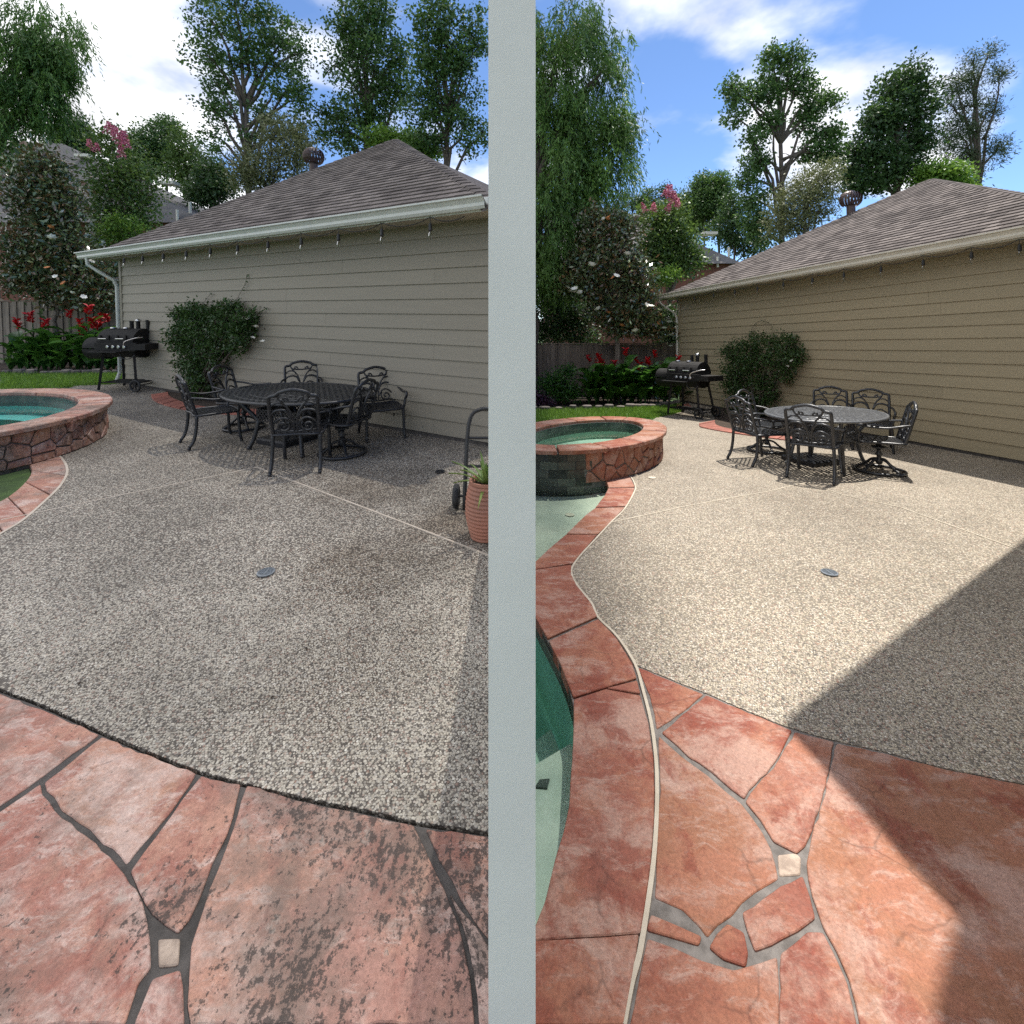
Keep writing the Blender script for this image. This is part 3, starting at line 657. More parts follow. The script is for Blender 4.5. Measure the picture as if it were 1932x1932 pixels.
# ------------------------------------------------------------------ cast-metal furniture
def bk_pt(y, h): return (-.235-.27*h, y, .42+.955*h)
def spiral(cx, cy, r0, r1, a0, turns, n=16, sg=1):
    return [(cx+(r0+(r1-r0)*k/n)*math.cos(a0+sg*turns*2*math.pi*k/n), cy+(r0+(r1-r0)*k/n)*math.sin(a0+sg*turns*2*math.pi*k/n)) for k in range(n+1)]
def lattice(hx, hy, inside, sp, w, th, z):
    """two families of flat diagonal bars kept to the inside of an outline"""
    b = MB(); L = hx+hy
    for sg in (1,-1):
        k = -L
        while k < L:
            run = []; st = -L
            while st < L:
                x = (k+st)*.7071*1.; y = (st-k)*.7071*sg
                ok = inside(x, y)
                if ok: run.append((x, y))
                if (not ok or st+.02 >= L) and len(run) > 1:
                    a, e = Vector(run[0]), Vector(run[-1]); m = (a+e)/2; dl = (e-a); b.box((m.x, m.y, z+(.0006 if sg > 0 else -.0006)), (dl.length+.02, w, th), math.atan2(dl.y, dl.x)); run = []
                elif not ok: run = []
                st += .02
            k += sp
    return b
def make_chair(kind, mat):
    t = empty('swivel_patio_chair' if kind else 'patio_chair')
    rail = smooth_line([bk_pt(-.235,-.02), bk_pt(-.242,.2), bk_pt(-.245,.40), bk_pt(-.235,.455), bk_pt(-.175,.47), bk_pt(-.13,.505), bk_pt(0,.535), bk_pt(.13,.505), bk_pt(.175,.47), bk_pt(.235,.455), bk_pt(.245,.40), bk_pt(.242,.2), bk_pt(.235,-.02)], 4)
    MB().tube(rail, .020, 7).tube([bk_pt(-.24,.05), bk_pt(0,.035), bk_pt(.24,.05)], .012, 6).go('back_frame', mat, t, True)
    b = MB(); r = .0115
    b.tube(smooth_line([bk_pt(*p) for p in [(-.16,.475),(-.145,.425),(-.08,.405),(0,.40),(.08,.405),(.145,.425),(.16,.475)]], 3), r, 5)
    for sg in (-1,1):
        f = lambda pts: smooth_line([bk_pt(sg*p[0], p[1]) for p in pts], 3)
        b.tube(f([(.015,.04),(.02,.14),(.035,.24),(.075,.33),(.15,.425)]), r, 5)
        b.tube(f([(.03,.20),(.07,.275),(.13,.30),(.20,.285),(.235,.25)]), r*1.25, 5)
        b.tube(f([(.02,.10),(.075,.185),(.135,.20),(.20,.16),(.235,.11)]), r, 5)
        b.tube([bk_pt(sg*p[0], p[1]) for p in spiral(.128,.105,.075,.016,2.4,1.35,18)], r, 5)
        b.tube(f([(.075,.33),(.12,.375),(.18,.38),(.235,.34)]), r, 5)
        b.tube(f([(.05,.40),(.06,.43),(.09,.445),(.10,.425),(.085,.415)]), r, 5)
    b.go('scrollwork', mat, t, True)
    hx = .245
    fr = smooth_line([(-hx,-hx,.42),(-hx+.01,0,.42),(-hx,hx,.42),(0,hx+.01,.42),(hx,hx,.415),(hx+.03,0,.415),(hx,-hx,.415),(0,-hx-.01,.42)], 3, True)
    MB().tube(fr, .016, 6, True).go('seat_frame', mat, t, True)
    lattice(hx, hx, lambda x, y: abs(x) < hx-.005 and abs(y) < hx-.005, .052, .020, .007, .424).go('seat', mat, t)
    for sg in (-1,1):
        a = smooth_line([bk_pt(sg*.245,.25), (-.20,sg*.285,.645), (-.05,sg*.30,.615), (.12,sg*.30,.62), (.225,sg*.295,.632), (.262,sg*.29,.61), (.258,sg*.285,.575), (.235,sg*.275,.54), (.245,sg*.262,.47), (.235,sg*.25,.42)], 4)
        MB().tube(a, .018, 6, flat=.8).go('armrest', mat, t, True)
    if not kind:
        for sg in (-1,1):
            MB().tube(smooth_line([(.235,sg*.245,.43),(.245,sg*.25,.25),(.252,sg*.252,.1),(.268,sg*.255,.03)], 3), [.0205]*10, 7).lathe([(.008,0),(.02,.006),(.022,.02),(.012,.036)], 9, (.27,sg*.255,0)).go('leg', mat, t, True)
            MB().tube(smooth_line([(-.235,sg*.24,.43),(-.245,sg*.245,.26),(-.275,sg*.25,.11),(-.325,sg*.252,.03)], 3), [.0205]*10, 7).lathe([(.008,0),(.02,.006),(.022,.02),(.012,.036)], 9, (-.33,sg*.252,0)).go('leg', mat, t, True)
    else:
        MB().tube([(.275*math.cos(2*math.pi*k/30), .275*math.sin(2*math.pi*k/30), .022) for k in range(30)], .019, 7, True).go('base_ring', mat, t, True)
        MB().lathe([(.03,.10),(.042,.13),(.03,.17),(.024,.21),(.05,.235),(.024,.26),(.03,.30),(.085,.315),(.085,.335),(.03,.345),(.03,.40)], 14).go('pedestal', mat, t, True)
        for k in range(4):
            a = math.pi/4+k*math.pi/2; c, s = math.cos(a), math.sin(a)
            MB().tube(smooth_line([(.02*c,.02*s,.17),(.10*c,.10*s,.15),(.19*c,.19*s,.075),(.27*c,.27*s,.03)], 3), .017, 6).go('spoke', mat, t, True)
        MB().box((0,0,.40), (.30,.36,.02)).go('swivel_plate', mat, t)
    return t
def make_table(a, b, zt, mat, loc, rz, label):
    t = empty('patio_table', loc, rz); tag(t, label, 'table')
    N = 48; e = lambda k, f=1.: (a*f*math.cos(2*math.pi*k/N), b*f*math.sin(2*math.pi*k/N))
    prof = [(1.0,-.012),(1.004,.0),(.995,.016),(.955,.018),(.95,.0),(.965,-.014)]
    V = [(e(k,f)[0], e(k,f)[1], zt-.018+z) for k in range(N) for f, z in prof]; m = len(prof)
    mk('rim', V, [(k*m+i, ((k+1) % N)*m+i, ((k+1) % N)*m+(i+1) % m, k*m+(i+1) % m) for k in range(N) for i in range(m)], mat, t, True)
    top = lattice(a, b, lambda x, y: (x/a)**2+(y/b)**2 < .94, .060, .027, .010, zt-.008); top.go('lattice_top', mat, t)
    k = MB()
    for f in (.32,.62,.82): k.tube([(*e(i,f), zt-.008) for i in range(N)], .016, 5, True, .45)
    k.go('top_rings', mat, t)
    for sx in (-1,1):
        for sy in (-1,1):
            p = smooth_line([(sx*a*.60,sy*b*.55,zt-.02),(sx*a*.50,sy*b*.50,zt-.14),(sx*a*.36,sy*b*.40,zt-.30),(sx*a*.34,sy*b*.40,.30),(sx*a*.38,sy*b*.44,.12),(sx*a*.42,sy*b*.48,.025)], 4)
            MB().tube(p, .024, 7).lathe([(.012,0),(.028,.008),(.028,.025),(.014,.04)], 9, (sx*a*.425,sy*b*.485,0)).go('leg', mat, t, True)
            MB().tube([(sx*a*(.44+q[0]), sy*b*.47, zt-.16+q[1]) for q in spiral(.05,.03,.07,.015,2.2,1.2,14)], .011, 5).go('leg_scroll', mat, t, True)
    for sx in (-1,1): MB().box((sx*a*.36,0,.40), (.012,b*.80,.16)).go('apron', mat, t)
    for sy in (-1,1):
        ap = lattice(a*.36, .08, lambda x, y: abs(x) < a*.36 and abs(y) < .075, .035, .012, .008, 0); ap.V = [Vector((v.x, sy*b*.41+v.z, .40+v.y)) for v in ap.V]; ap.go('apron', mat, t)
    return t
def umbrella_base(loc, rz, sc, label):
    t = empty('umbrella_base', loc, rz, sc); tag(t, label, 'umbrella stand')
    MB().prism([Vector((x,y)) for x, y in ((-.26,-.26),(.26,-.26),(.26,.26),(-.26,.26))], .0, .075, .02).go('weight_block', 'cast_metal', t)
    MB().lathe([(.05,.07),(.045,.09),(.028,.10),(.028,.42),(.022,.43)], 14).go('pole_sleeve', 'cast_metal', t)
def grill(loc, rz, sc, label):
    t = empty('barrel_grill', loc, rz, sc); tag(t, label, 'grill'); G = 'grill_black'
    def half(x0, x1, r, zc, a0, a1, name, n=14, mat=G, cap=True):
        V = []; 
        for x in (x0,x1):
            for k in range(n+1): a = a0+(a1-a0)*k/n; V.append((x, r*math.cos(a), zc+r*math.sin(a)))
        Fc = [(k,k+1,n+2+k,n+1+k) for k in range(n)]+[tuple(range(n+1)),tuple(n+1+k for k in range(n,-1,-1))]
        o = mk(name, V, Fc, mat, t); return o
    lid = half(-.42,.34,.265,.93,-.1,math.pi+.1,'lid'); half(-.42,.34,.27,.90,math.pi,2*math.pi,'firebox')
    half(-.80,-.425,.20,.82,0,math.pi,'side_firebox_lid'); half(-.80,-.425,.205,.80,math.pi,2*math.pi,'side_firebox')
    for x in (-.24,.12): 
        MB().tube([(x-.08,-.265,1.0),(x-.08,-.315,1.01),(x+.08,-.315,1.01),(x+.08,-.265,1.0)], .011, 6).go('lid_handle', 'chrome', lid)
        for dx in (-.085,.085): MB().box((x+dx,-.262,1.03), (.022,.03,.09)).go('hinge_bracket', G, lid)
    for x in (-.28,.0): MB().lathe([(.055,0),(.06,.012),(.05,.03)], 14, (x,-.03,1.19)).go('lid_vent', 'chrome', lid)
    for x, h in ((-.02,.20),(.12,.19),(.33,.22)): MB().lathe([(.036,0),(.036,h)], 14, (x,.10,1.14)).go('chimney', G, t)
    MB().lathe([(.05,0),(.052,.03),(.03,.055),(.006,.06)], 14, (.12,.10,1.325)).go('chimney_cap', 'chrome', t, True)
    fp = MB().box((.03,-.30,.86), (.86,.05,.15)).go('control_panel', G, t)
    for k in range(4): MB().lathe([(.03,0),(.03,.03),(.022,.036)], 14, (-.10+k*.115,-.326,.86), Matrix.Rotation(math.pi/2,3,'X')).go('knob', 'chrome' if k != 9 else G, fp)
    sh = MB(); sh.box((.50,-.06,.905), (.34,.52,.022)); sh.box((.50,-.33,.86), (.34,.022,.11)); sh.box((.66,-.06,.86), (.022,.52,.11)); sh.go('side_shelf', G, t)
    MB().box((-.10,-.40,.77), (.62,.17,.016)).go('front_shelf', G, t)
    MB().tube(smooth_line([(.26,-.335,.84),(.27,-.37,.95),(.42,-.30,1.02),(.52,-.22,1.04)], 4), .010, 6).go('hose', 'chrome', t); MB().tube(smooth_line([(.16,-.33,.80),(.18,-.36,.68),(.30,-.33,.63),(.40,-.28,.70)], 4), .008, 6).go('cable', 'black_plastic', t)
    for x0, x1 in ((-.34,-.40),(.30,.40)):
        for sy in (-1,1): MB().tube([(x0,sy*.20,.74),(x1,sy*.27,.02 if x1 < 0 else .10)], .030, 4).go('leg', G, t)
    bs = MB(); 
    for k in range(6): bs.box((.0,-.22+k*.088,.16), (.76,.03,.012))
    bs.box((-.37,0,.16), (.02,.5,.02)); bs.box((.37,0,.16), (.02,.5,.02)); bs.go('bottom_rack', G, t)
    for sy in (-1,1):
        w = mk('wheel', *(lambda m: (m.V, m.F))(MB().tube([(.41+.10*math.cos(2*math.pi*k/22), sy*.31, .118+.10*math.sin(2*math.pi*k/22)) for k in range(22)], .02, 7, True)), 'rubber', t, True)
        sp = MB()
        for k in range(5): a = 2*math.pi*k/5; sp.tube([(.41,sy*.31,.118),(.41+.095*math.cos(a),sy*.31,.118+.095*math.sin(a))], .012, 5)
        sp.lathe([(.025,-.02),(.025,.02)], 10, (.41,sy*.31,.118), Matrix.Rotation(math.pi/2,3,'X')); sp.go('rim', G, w)
    MB().tube([(.41,-.31,.118),(.41,.31,.118)], .012, 6).go('axle', G, t)

# ------------------------------------------------------------------ plants
def leaves(P0, Dr, Up, ln, wd, kind='diamond'):
    """leaf faces: P0 base points, Dr directions, Up a second vector, all (n,3)"""
    Dr = Dr/(np.linalg.norm(Dr, axis=1, keepdims=True)+1e-9); S = np.cross(Dr, Up); S /= (np.linalg.norm(S, axis=1, keepdims=True)+1e-9); ln = ln[:,None]; wd = wd[:,None]
    n = len(P0); V = np.stack([P0, P0+Dr*ln*.42+S*wd*.5, P0+Dr*ln, P0+Dr*ln*.42-S*wd*.5], 1); return V.reshape(-1,3), np.arange(n*4).reshape(-1,4)
def blob_points(rng, blobs, n, shell=.35):
    w = np.array([b[3]*b[4]+.01 for b in blobs]); w = w/w.sum(); idx = rng.choice(len(blobs), n, p=w); B = np.array(blobs, dtype=float)
    d = rng.normal(size=(n,3)); d /= np.linalg.norm(d, axis=1, keepdims=True); r = (shell+(1-shell)*rng.random(n))**.6
    r *= 1+.16*np.sin(d[:,0]*7+idx)+.12*np.sin(d[:,2]*9+idx*2.)
    rad = np.stack([B[idx,3], (B[idx,3]+B[idx,4])*.5, B[idx,4]], 1); return B[idx,:3]+d*rad*r[:,None], d
def px_blobs(zf, lst, dist, scl=None):
    out = []
    for X, Y, RX, RY in lst:
        c = D(zf(X,Y), dist); rx = abs(D(zf(X+RX,Y), dist).x-c.x); rz = abs(D(zf(X,Y-RY), dist).z-c.z); out.append((c.x, c.y+random.uniform(-.3,.3)*rx, c.z, rx, rz))
    return out
def side_ok(V4): return (V4[:,:,0].max(1) < -.06) if SIDE == 'L' else (V4[:,:,0].min(1) > .06)
def crown(t, rng, blobs, nclump, per, cr, lsize, mat, name='crown', shell=.35, droop=0., narrow=.62, up_bias=.35):
    cc, dd = blob_points(rng, blobs, nclump, shell); n = nclump*per
    p = np.repeat(cc, per, 0)+rng.normal(0, cr, (n,3))*np.array([1,1,.75]); dr = rng.normal(size=(n,3))+np.repeat(dd, per, 0)*.6; dr[:,2] -= droop
    up = rng.normal(size=(n,3))*(1-up_bias)+np.array([0,0,1.])*up_bias*1.6
    ln = lsize*rng.uniform(.4,1.15,n); V, Q = leaves(p, dr, up, ln, ln*narrow)
    tint = np.clip(np.repeat(rng.random(nclump), per)*.6+rng.random(n)*.4, 0, 1)
    ok = side_ok(V.reshape(-1,4,3)); V = V.reshape(-1,4,3)[ok]; tint = tint[ok]
    return mk_np(name, V.reshape(-1,3), np.arange(len(V)*4).reshape(-1,4), mat, t, tint)
def limbs(base, fork, blobs, r0, mat, t, rng, name='trunk', lean=.0):
    b = MB(); base = Vector(base); fork = Vector(fork); m = 8; pts = [base.lerp(fork, k/m)+Vector((rng.normal(0,.05), rng.normal(0,.05), 0))*(1 if 0 < k < m else 0) for k in range(m+1)]
    b.tube(pts, [r0*(1-.5*k/m) for k in range(m+1)], 8)
    for bl in blobs:
        e = Vector(bl[:3]); st = base.lerp(fork, .62+.38*min(1, max(0, rng.random()))) if e.z < fork.z+2 else fork.copy()
        if e.z < st.z-.2: st = base.lerp(fork, max(.25, min(.95, (e.z-base.z-.6)/max(fork.z-base.z, .1))))
        L = (e-st).length; q = [st.lerp(e, k/5)+Vector((0,0,.10*L*math.sin(math.pi*k/5)))+Vector(rng.normal(0,.035*L**.5,3))*(1 if 0 < k < 5 else 0) for k in range(6)]
        rr = r0*.42; b.tube(q, [rr*(1-.8*k/5)+.012 for k in range(6)], 6)
        for _ in range(5):
            s0 = q[random.randint(2,5)]; dv = Vector(rng.normal(0,1,3)); dv.normalize(); dv = Vector((dv.x*bl[3], dv.y*bl[3], dv.z*bl[4]))*.8; b.tube([s0, s0+dv*.5+Vector((0,0,.06)), s0+dv], [.030,.018,.008], 5)
    cl = [Vector((min(v.x,-.05), v.y, v.z)) if SIDE == 'L' else Vector((max(v.x,.05), v.y, v.z)) for v in b.V]; b.V = cl
    return b.go(name, mat, t, True)
def tree(name, label, cat, zf, lst, dist, base_uv, fork_uv, r0, nclump, per, cr, ls, mat, bark='bark', seed=1, shell=.35, droop=0., narrow=.62, group=None):
    rng = np.random.default_rng(seed); bl = px_blobs(zf, lst, dist); f = D(zf(*fork_uv), dist); b = D(zf(*base_uv), dist); b.z = -.1
    t = empty(name, b); tag(t, label, cat, group); o = Vector(b)
    tr = limbs(b, f, bl, r0, bark, t, rng); cw = crown(t, rng, bl, nclump, per, cr, ls, mat, shell=shell, droop=droop, narrow=narrow)
    for ob in (tr, cw): ob.data.transform(Matrix.Translation(-o))
    return t, bl, rng
def willow(label, zf, lst, dist, base_uv, seed, nst):
    rng = np.random.default_rng(seed); bl = px_blobs(zf, lst, dist); b = D(zf(*base_uv), dist); b.z = -.1; f = Vector((b.x, b.y, bl[len(bl)//2][2]))
    t = empty('weeping_tree', b); tag(t, label, 'tree'); tr = limbs(b, f, bl, .26, 'bark', t, rng)
    nc = nst//14; c0, d0 = blob_points(rng, bl, nc, .45); cc = np.repeat(c0, 14, 0)+rng.normal(0,.20,(nc*14,3)); dd = np.repeat(d0, 14, 0); nst = nc*14; per = 16; n = nst*per; k = np.tile(np.arange(per), nst)/per; Ls = np.repeat(np.repeat(rng.uniform(.6,1.3,nc),14)*rng.uniform(.5,1.1,nst), per); sw = np.repeat(rng.normal(0,.22,(nst,2))+dd[:,:2]*.25, per, 0)
    p = np.repeat(cc, per, 0); p[:,0] += sw[:,0]*k*Ls; p[:,1] += sw[:,1]*k*Ls; p[:,2] -= k*Ls*(.35+.65*k)
    p += rng.normal(0,.025,(n,3)); dr = rng.normal(0,.45,(n,3)); dr[:,2] -= 1.; dr[:,:2] += sw*.9; up = rng.normal(size=(n,3)); ln = rng.uniform(.11,.21,n)
    V, Q = leaves(p, dr, up, ln, ln*.22); ok = side_ok(V.reshape(-1,4,3)); V = V.reshape(-1,4,3)[ok]; tint = np.clip(np.repeat(np.repeat(rng.random(nc),14)*.7, per)+rng.random(n)*.3, 0, 1)[ok]
    cw = mk_np('crown', V.reshape(-1,3), np.arange(len(V)*4).reshape(-1,4), 'leaf_willow', t, tint)
    for ob in (tr, cw): ob.data.transform(Matrix.Translation(-Vector(b)))
def petals(n, r, up, w, droop=0.):
    b = MB()
    for k in range(n):
        a = 2*math.pi*k/n+random.uniform(-.2,.2); c, s = math.cos(a), math.sin(a); q = Vector((-s,c,0))*w
        p1 = Vector((c*r*.55, s*r*.55, up*.8)); p2 = Vector((c*r, s*r, up*.9-droop)); b.add([(0,0,0), p1+q, p2, p1-q], [(0,1,2,3)])
    return b
def bloom(t, name, mesh_cache, key, maker, mat, p, sc=1.):
    if key not in mesh_cache: o = maker().go(name, mat, t); mesh_cache[key] = o.data
    else: o = link(bpy.data.objects.new(name, mesh_cache[key]), t)
    o.location = p; o.rotation_euler = (random.uniform(-.9,.5), random.uniform(-.7,.7), random.uniform(0,6)); o.scale = (sc,)*3; return o
CACHE = {}
def blossom_mb(): return petals(7,.11,.06,.048)
def panicle_mb():
    b = MB(); r = np.random.default_rng(5)
    for _ in range(170):
        z = r.random()*.42; a = r.uniform(0,6.28); rr = (.16-z*.28)*r.random()**.5; c = Vector((rr*math.cos(a), rr*math.sin(a), z)); u = Vector(r.normal(0,1,3)).normalized()*.026; v = Vector(r.normal(0,1,3)).normalized()*.026; b.add([c-u, c+v, c+u, c-v], [(0,1,2,3)])
    return b
def canna_flower_mb():
    b = MB(); r = np.random.default_rng(9)
    for _ in range(34):
        z = r.random()*.17; a = r.uniform(0,6.28); c = Vector((0,0,z)); e = c+Vector((math.cos(a),math.sin(a),r.uniform(.1,.9)))*r.uniform(.05,.10); s = Vector((-math.sin(a),math.cos(a),r.normal(0,.4)))*.024; m = (c+e)/2+Vector((0,0,.012)); b.add([c, m+s, e, m-s], [(0,1,2,3)])
    return b
def canna_leaf_mb():
    b = MB(); m = 7; V = []
    for k in range(m+1):
        f = k/m; w = .085*math.sin(math.pi*min(1, f*.97+.03))**.7+.002; z = .42*f-.22*f*f; x = .13*f+.20*f*f; V += [(x, -w, z+.035*math.sin(math.pi*f)), (x, 0, z), (x, w, z+.035*math.sin(math.pi*f))]
    Fc = [q for k in range(m) for q in ((3*k,3*k+1,3*k+4,3*k+3),(3*k+1,3*k+2,3*k+5,3*k+4))]; return b.add(V, Fc)
def canna(base, h, label, flower=True, nl=9, group='red flowering cannas by the fence'):
    t = empty('canna_plant', base); tag(t, label, 'plant', group)
    st = MB().tube([(0,0,0),(.02,.01,h*.5),(.0,.0,h)], [.016,.013,.008], 6); st.go('stem', 'leaf_canna', t, tint=.3)
    for k in range(nl):
        z = h*(.04+.74*k/nl); key = 'canna_leaf%d' % (k % 3)
        if key not in CACHE: o = canna_leaf_mb().go('leaf', 'leaf_canna', t, True, tint=(k % 3)*.45); CACHE[key] = o.data
        else: o = link(bpy.data.objects.new('leaf', CACHE[key]), t)
        o.location = (0,0,z); o.rotation_euler = (random.uniform(-.25,.25), random.uniform(-.25,.3), k*2.4+random.uniform(-.5,.5)); s = random.uniform(1.15,1.75); o.scale = (s,s,s)
    if flower:
        o = bloom(t, 'flower_head', CACHE, 'canna_fl', canna_flower_mb, 'flower_red', (0,0,h-.06), random.uniform(1.1,1.7)); o.rotation_euler = (random.uniform(-.2,.2), random.uniform(-.2,.2), random.uniform(0,6))
def bush(name, label, cat, blobs, n, per, cr, ls, mat, seed, base, group=None, narrow=.5, stems=6):
    rng = np.random.default_rng(seed); t = empty(name, base); tag(t, label, cat, group); o = Vector(base)
    cw = crown(t, rng, blobs, n, per, cr, ls, mat, 'foliage', .2, 0., narrow); b = MB()
    for bl in blobs[:stems]: b.tube(smooth_line([Vector(base)+Vector((random.uniform(-.06,.06),0,0)), Vector(base).lerp(Vector(bl[:3]),.5)+Vector((random.uniform(-.08,.08),0,0)), Vector(bl[:3])], 3), .012, 5)
    sm = b.go('stems', 'bark', t, True)
    for ob in (cw, sm): ob.data.transform(Matrix.Translation(-o))
    return t, rng
def fence(p0, p1, h, label, tone='wood_fence'):
    p0 = Vector((p0.x,p0.y,0)); p1 = Vector((p1.x,p1.y,0)); d = (p1-p0).normalized(); n = Vector((-d.y,d.x,0)); t = empty('wooden_fence', p0); tag(t, label, 'fence'); L = (p1-p0).length; s = 0.; k = 0; rz = math.atan2(d.y,d.x)
    while s < L:
        w = random.uniform(.13,.15); hh = h+random.uniform(-.015,.02); off = n*(.0 if k % 2 else -.03); MB().box(d*(s+w/2)+off+Vector((0,0,hh/2)), (w-.008,.02,hh), rz+random.uniform(-.01,.01)).go('picket', tone, t); s += w*.86; k += 1
    for z in (.35,h*.55,h-.25): MB().box(d*(L/2)+n*.05+Vector((0,0,z)), (L,.04,.09), rz).go('rail', tone, t)
    MB().box(d*(L/2)+Vector((0,0,h+.03)), (L,.10,.03), rz).go('cap_board', tone, t)
def neighbour_house(zf, rl, rr, ce, el, dr, de, win, label, vents):
    a, b, c, e = D(zf(*rl),dr), D(zf(*rr),dr), D(zf(*ce),de), D(zf(*el),de); o = Vector((c.x, c.y, 0)); t = empty('neighbour_house', o); tag(t, label, 'house')
    back = [a+Vector((0,(dr-de),0)), b+Vector((0,dr-de,0))]; e.z = c.z = (e.z+c.z)/2; eb = Vector((e.x, dr+(dr-de), e.z)); cb = Vector((c.x, dr+(dr-de), c.z))
    roof = mk('roof', [v-o for v in (a,b,c,e,cb,eb)], [(3,2,1,0),(2,4,1),(4,5,0,1)], 'far_roof', t)
    w = MB(); x0, x1, y0, y1, z1 = e.x+.3, c.x-.5, de+.4, 2*dr-de-.4, c.z+.15
    w.add([Vector((x,y,z))-o for z in (-1,z1) for x, y in ((x0,y0),(x1,y0),(x1,y1),(x0,y1))], [(0,1,5,4),(1,2,6,5),(2,3,7,6),(3,0,4,7)]).go('wall', 'brick_wall', t)
    p = D(zf(*win), de+.38); f = MB().box(p-o, (1.0,.08,1.5)).go('window', 'trim', t); 
    for sx in (-1,1):
        for sz in (-1,1): MB().box(p-o+Vector((sx*.23,-.05,sz*.35)), (.40,.03,.62)).go('pane', 'window_glass', f)
    for (X, Y, kind, q) in vents:
        p = D(zf(X,Y), de+(dr-de)*q)-o
        if kind: MB().box(p, (.75,.5,.14), 0).go('skylight', 'trim', roof)
        else: MB().tube([p-Vector((0,0,.3)), p+Vector((0,0,.22))], .06, 8).go('vent_pipe', 'trim', roof)
def spiky_pot(c, r, h, label, label2):
    t = empty('terracotta_pot', c); tag(t, label, 'pot'); prof = [(r*.62,0)]
    for k in range(15): f = k/14; rr = r*(.62+.40*math.sin(math.pi*(.12+.72*f))); prof += [(rr-.007,h*(f*.93+.003)),(rr+.004,h*(f*.93+.016)),(rr+.007,h*(f*.93+.034)),(rr+.002,h*(f*.93+.052))]
    prof += [(r*.86,h),(r*.74,h),(r*.70,h*.9)]; MB().lathe(prof, 28).go('ribbed_body', 'terracotta', t, True); MB().lathe([(r*.72,h*.9),(r*.70,h*.92)], 20).go('soil', 'soil', t)
    a = empty('aloe_plant', (c[0],c[1],c[2]+h*.9)); tag(a, label2, 'plant')
    for k in range(34):
        an = random.uniform(0,6.28); el = random.uniform(.12,1.35); L = random.uniform(.24,.42)*(.8+.25*math.sin(el)); V = []; m = 5; dx, dy = math.cos(an), math.sin(an)
        if c[0]+dx*L*math.cos(el) > -.04: L *= .45
        for j in range(m+1):
            f = j/m; w = .018*(1-f)**.8+.001; x = L*f*math.cos(el); z = L*f*math.sin(el)-.10*f*f; V += [(dx*x-dy*w, dy*x+dx*w, z+.006), (dx*x, dy*x, z-.003), (dx*x+dy*w, dy*x-dx*w, z+.006)]
        mk('leaf', V, [q for j in range(m) for q in ((3*j,3*j+1,3*j+4,3*j+3),(3*j+1,3*j+2,3*j+5,3*j+4))], 'leaf_aloe', a, True, random.random())
def hand_truck(base, w, h, label):
    t = empty('hand_truck', base); tag(t, label, 'hand truck'); G = 'black_plastic'; lean = .16
    rail = lambda x: [(x,0,.02),(x,lean*.6*h*.5,h*.5),(x,lean*h*.8,h*.86)]
    top = smooth_line([(0,0,.02),(.008,.06,h*.45),(.02,.14,h*.80),(.05,.17,h*.95),(.11,.175,h),(w/2,.175,h+.01),(w-.11,.175,h),(w-.05,.17,h*.95),(w-.02,.14,h*.80),(w-.008,.06,h*.45),(w,0,.02)], 3)
    MB().tube(top, .017, 8).go('frame', G, t, True)
    for z, y in ((.16,.02),(.10,.015),(h*.45,.06),(h*.72,.125)): MB().tube([(.006,y,z),(w-.006,y,z)], .012, 6).go('crossbar', G, t)
    MB().prism([Vector(p) for p in ((.0,-.01),(w,-.01),(w*.9,-.13),(w*.7,-.19),(w*.3,-.19),(w*.1,-.13))], .004, .012).go('toe_plate', 'rust_plate', t)
    for x in (-.075, w+.0):
        wh = mk('wheel', *(lambda m: (m.V, m.F))(MB().tube([(x,.09+.075*math.cos(2*math.pi*k/22),.10+.075*math.sin(2*math.pi*k/22)) for k in range(22)], .026, 8, True)), 'rubber', t, True)
        MB().lathe([(.055,-.012),(.06,.0),(.05,.012),(.012,.02)], 18, (x,.09,.10), Matrix.Rotation(-math.pi/2,3,'Y')).go('hub', 'chrome', wh, True)
        if x > 0: break
    MB().tube([(-.07,.09,.10),(w,.09,.10)], .010, 6).go('axle', G, t)

# ------------------------------------------------------------------ build one place
def u_of(p): return CU+F*p[0]/p[1]
def near_phi(E, p, off):
    return min((k*2*math.pi/360 for k in range(360)), key=lambda a: (E.pt(a,off)-Vector((p[0],p[1]))).length)
def arc(E, a, b, off, n=24): return [E.pt(a+(b-a)*k/n, off) for k in range(n+1)]
def begin(s):
    global SIDE; SIDE = s; return set(o.name for o in bpy.data.objects)
def finish(before):
    M = M_of(SIDE); bpy.context.view_layer.update()
    for o in bpy.data.objects:
        if o.name not in before and o.parent is None: o.matrix_world = M @ o.matrix_basis
def chairs(specs, centre, sc, mats):
    proto = {}
    for kind, pos, dr, label in specs:
        if kind not in proto: o = make_chair(kind, mats[kind]); proto[kind] = o
        else: o = copy_tree(proto[kind])
        o.location = (pos.x,pos.y,.003); o.rotation_euler = (0,0,math.radians(dr)); o.scale = (sc,)*3
        tag(o, label, 'chair', 'cast metal chairs round the '+lr('shaded','sunlit')+' table')
def pavers(zf, outer, inner, n, mat, label):
    a = smooth_line(PP(zf, outer), 6); b = smooth_line(PP(zf, inner), 6); t = empty('brick_edging', a[0]); tag(t, label, 'edging'); o = Vector(a[0])
    at = lambda q, f: q[min(int(f*(len(q)-1)), len(q)-2)].lerp(q[min(int(f*(len(q)-1)), len(q)-2)+1], f*(len(q)-1)-min(int(f*(len(q)-1)), len(q)-2))
    for k in range(n):
        f0, f1 = (k+.04)/n, (k+.96)/n; MB().prism([Vector((p.x-o.x,p.y-o.y)) for p in (at(a,f0),at(a,f1),at(b,f1),at(b,f0))], -.02, .022+random.uniform(-.004,.004), .004).go('brick', mat, t)
    return b
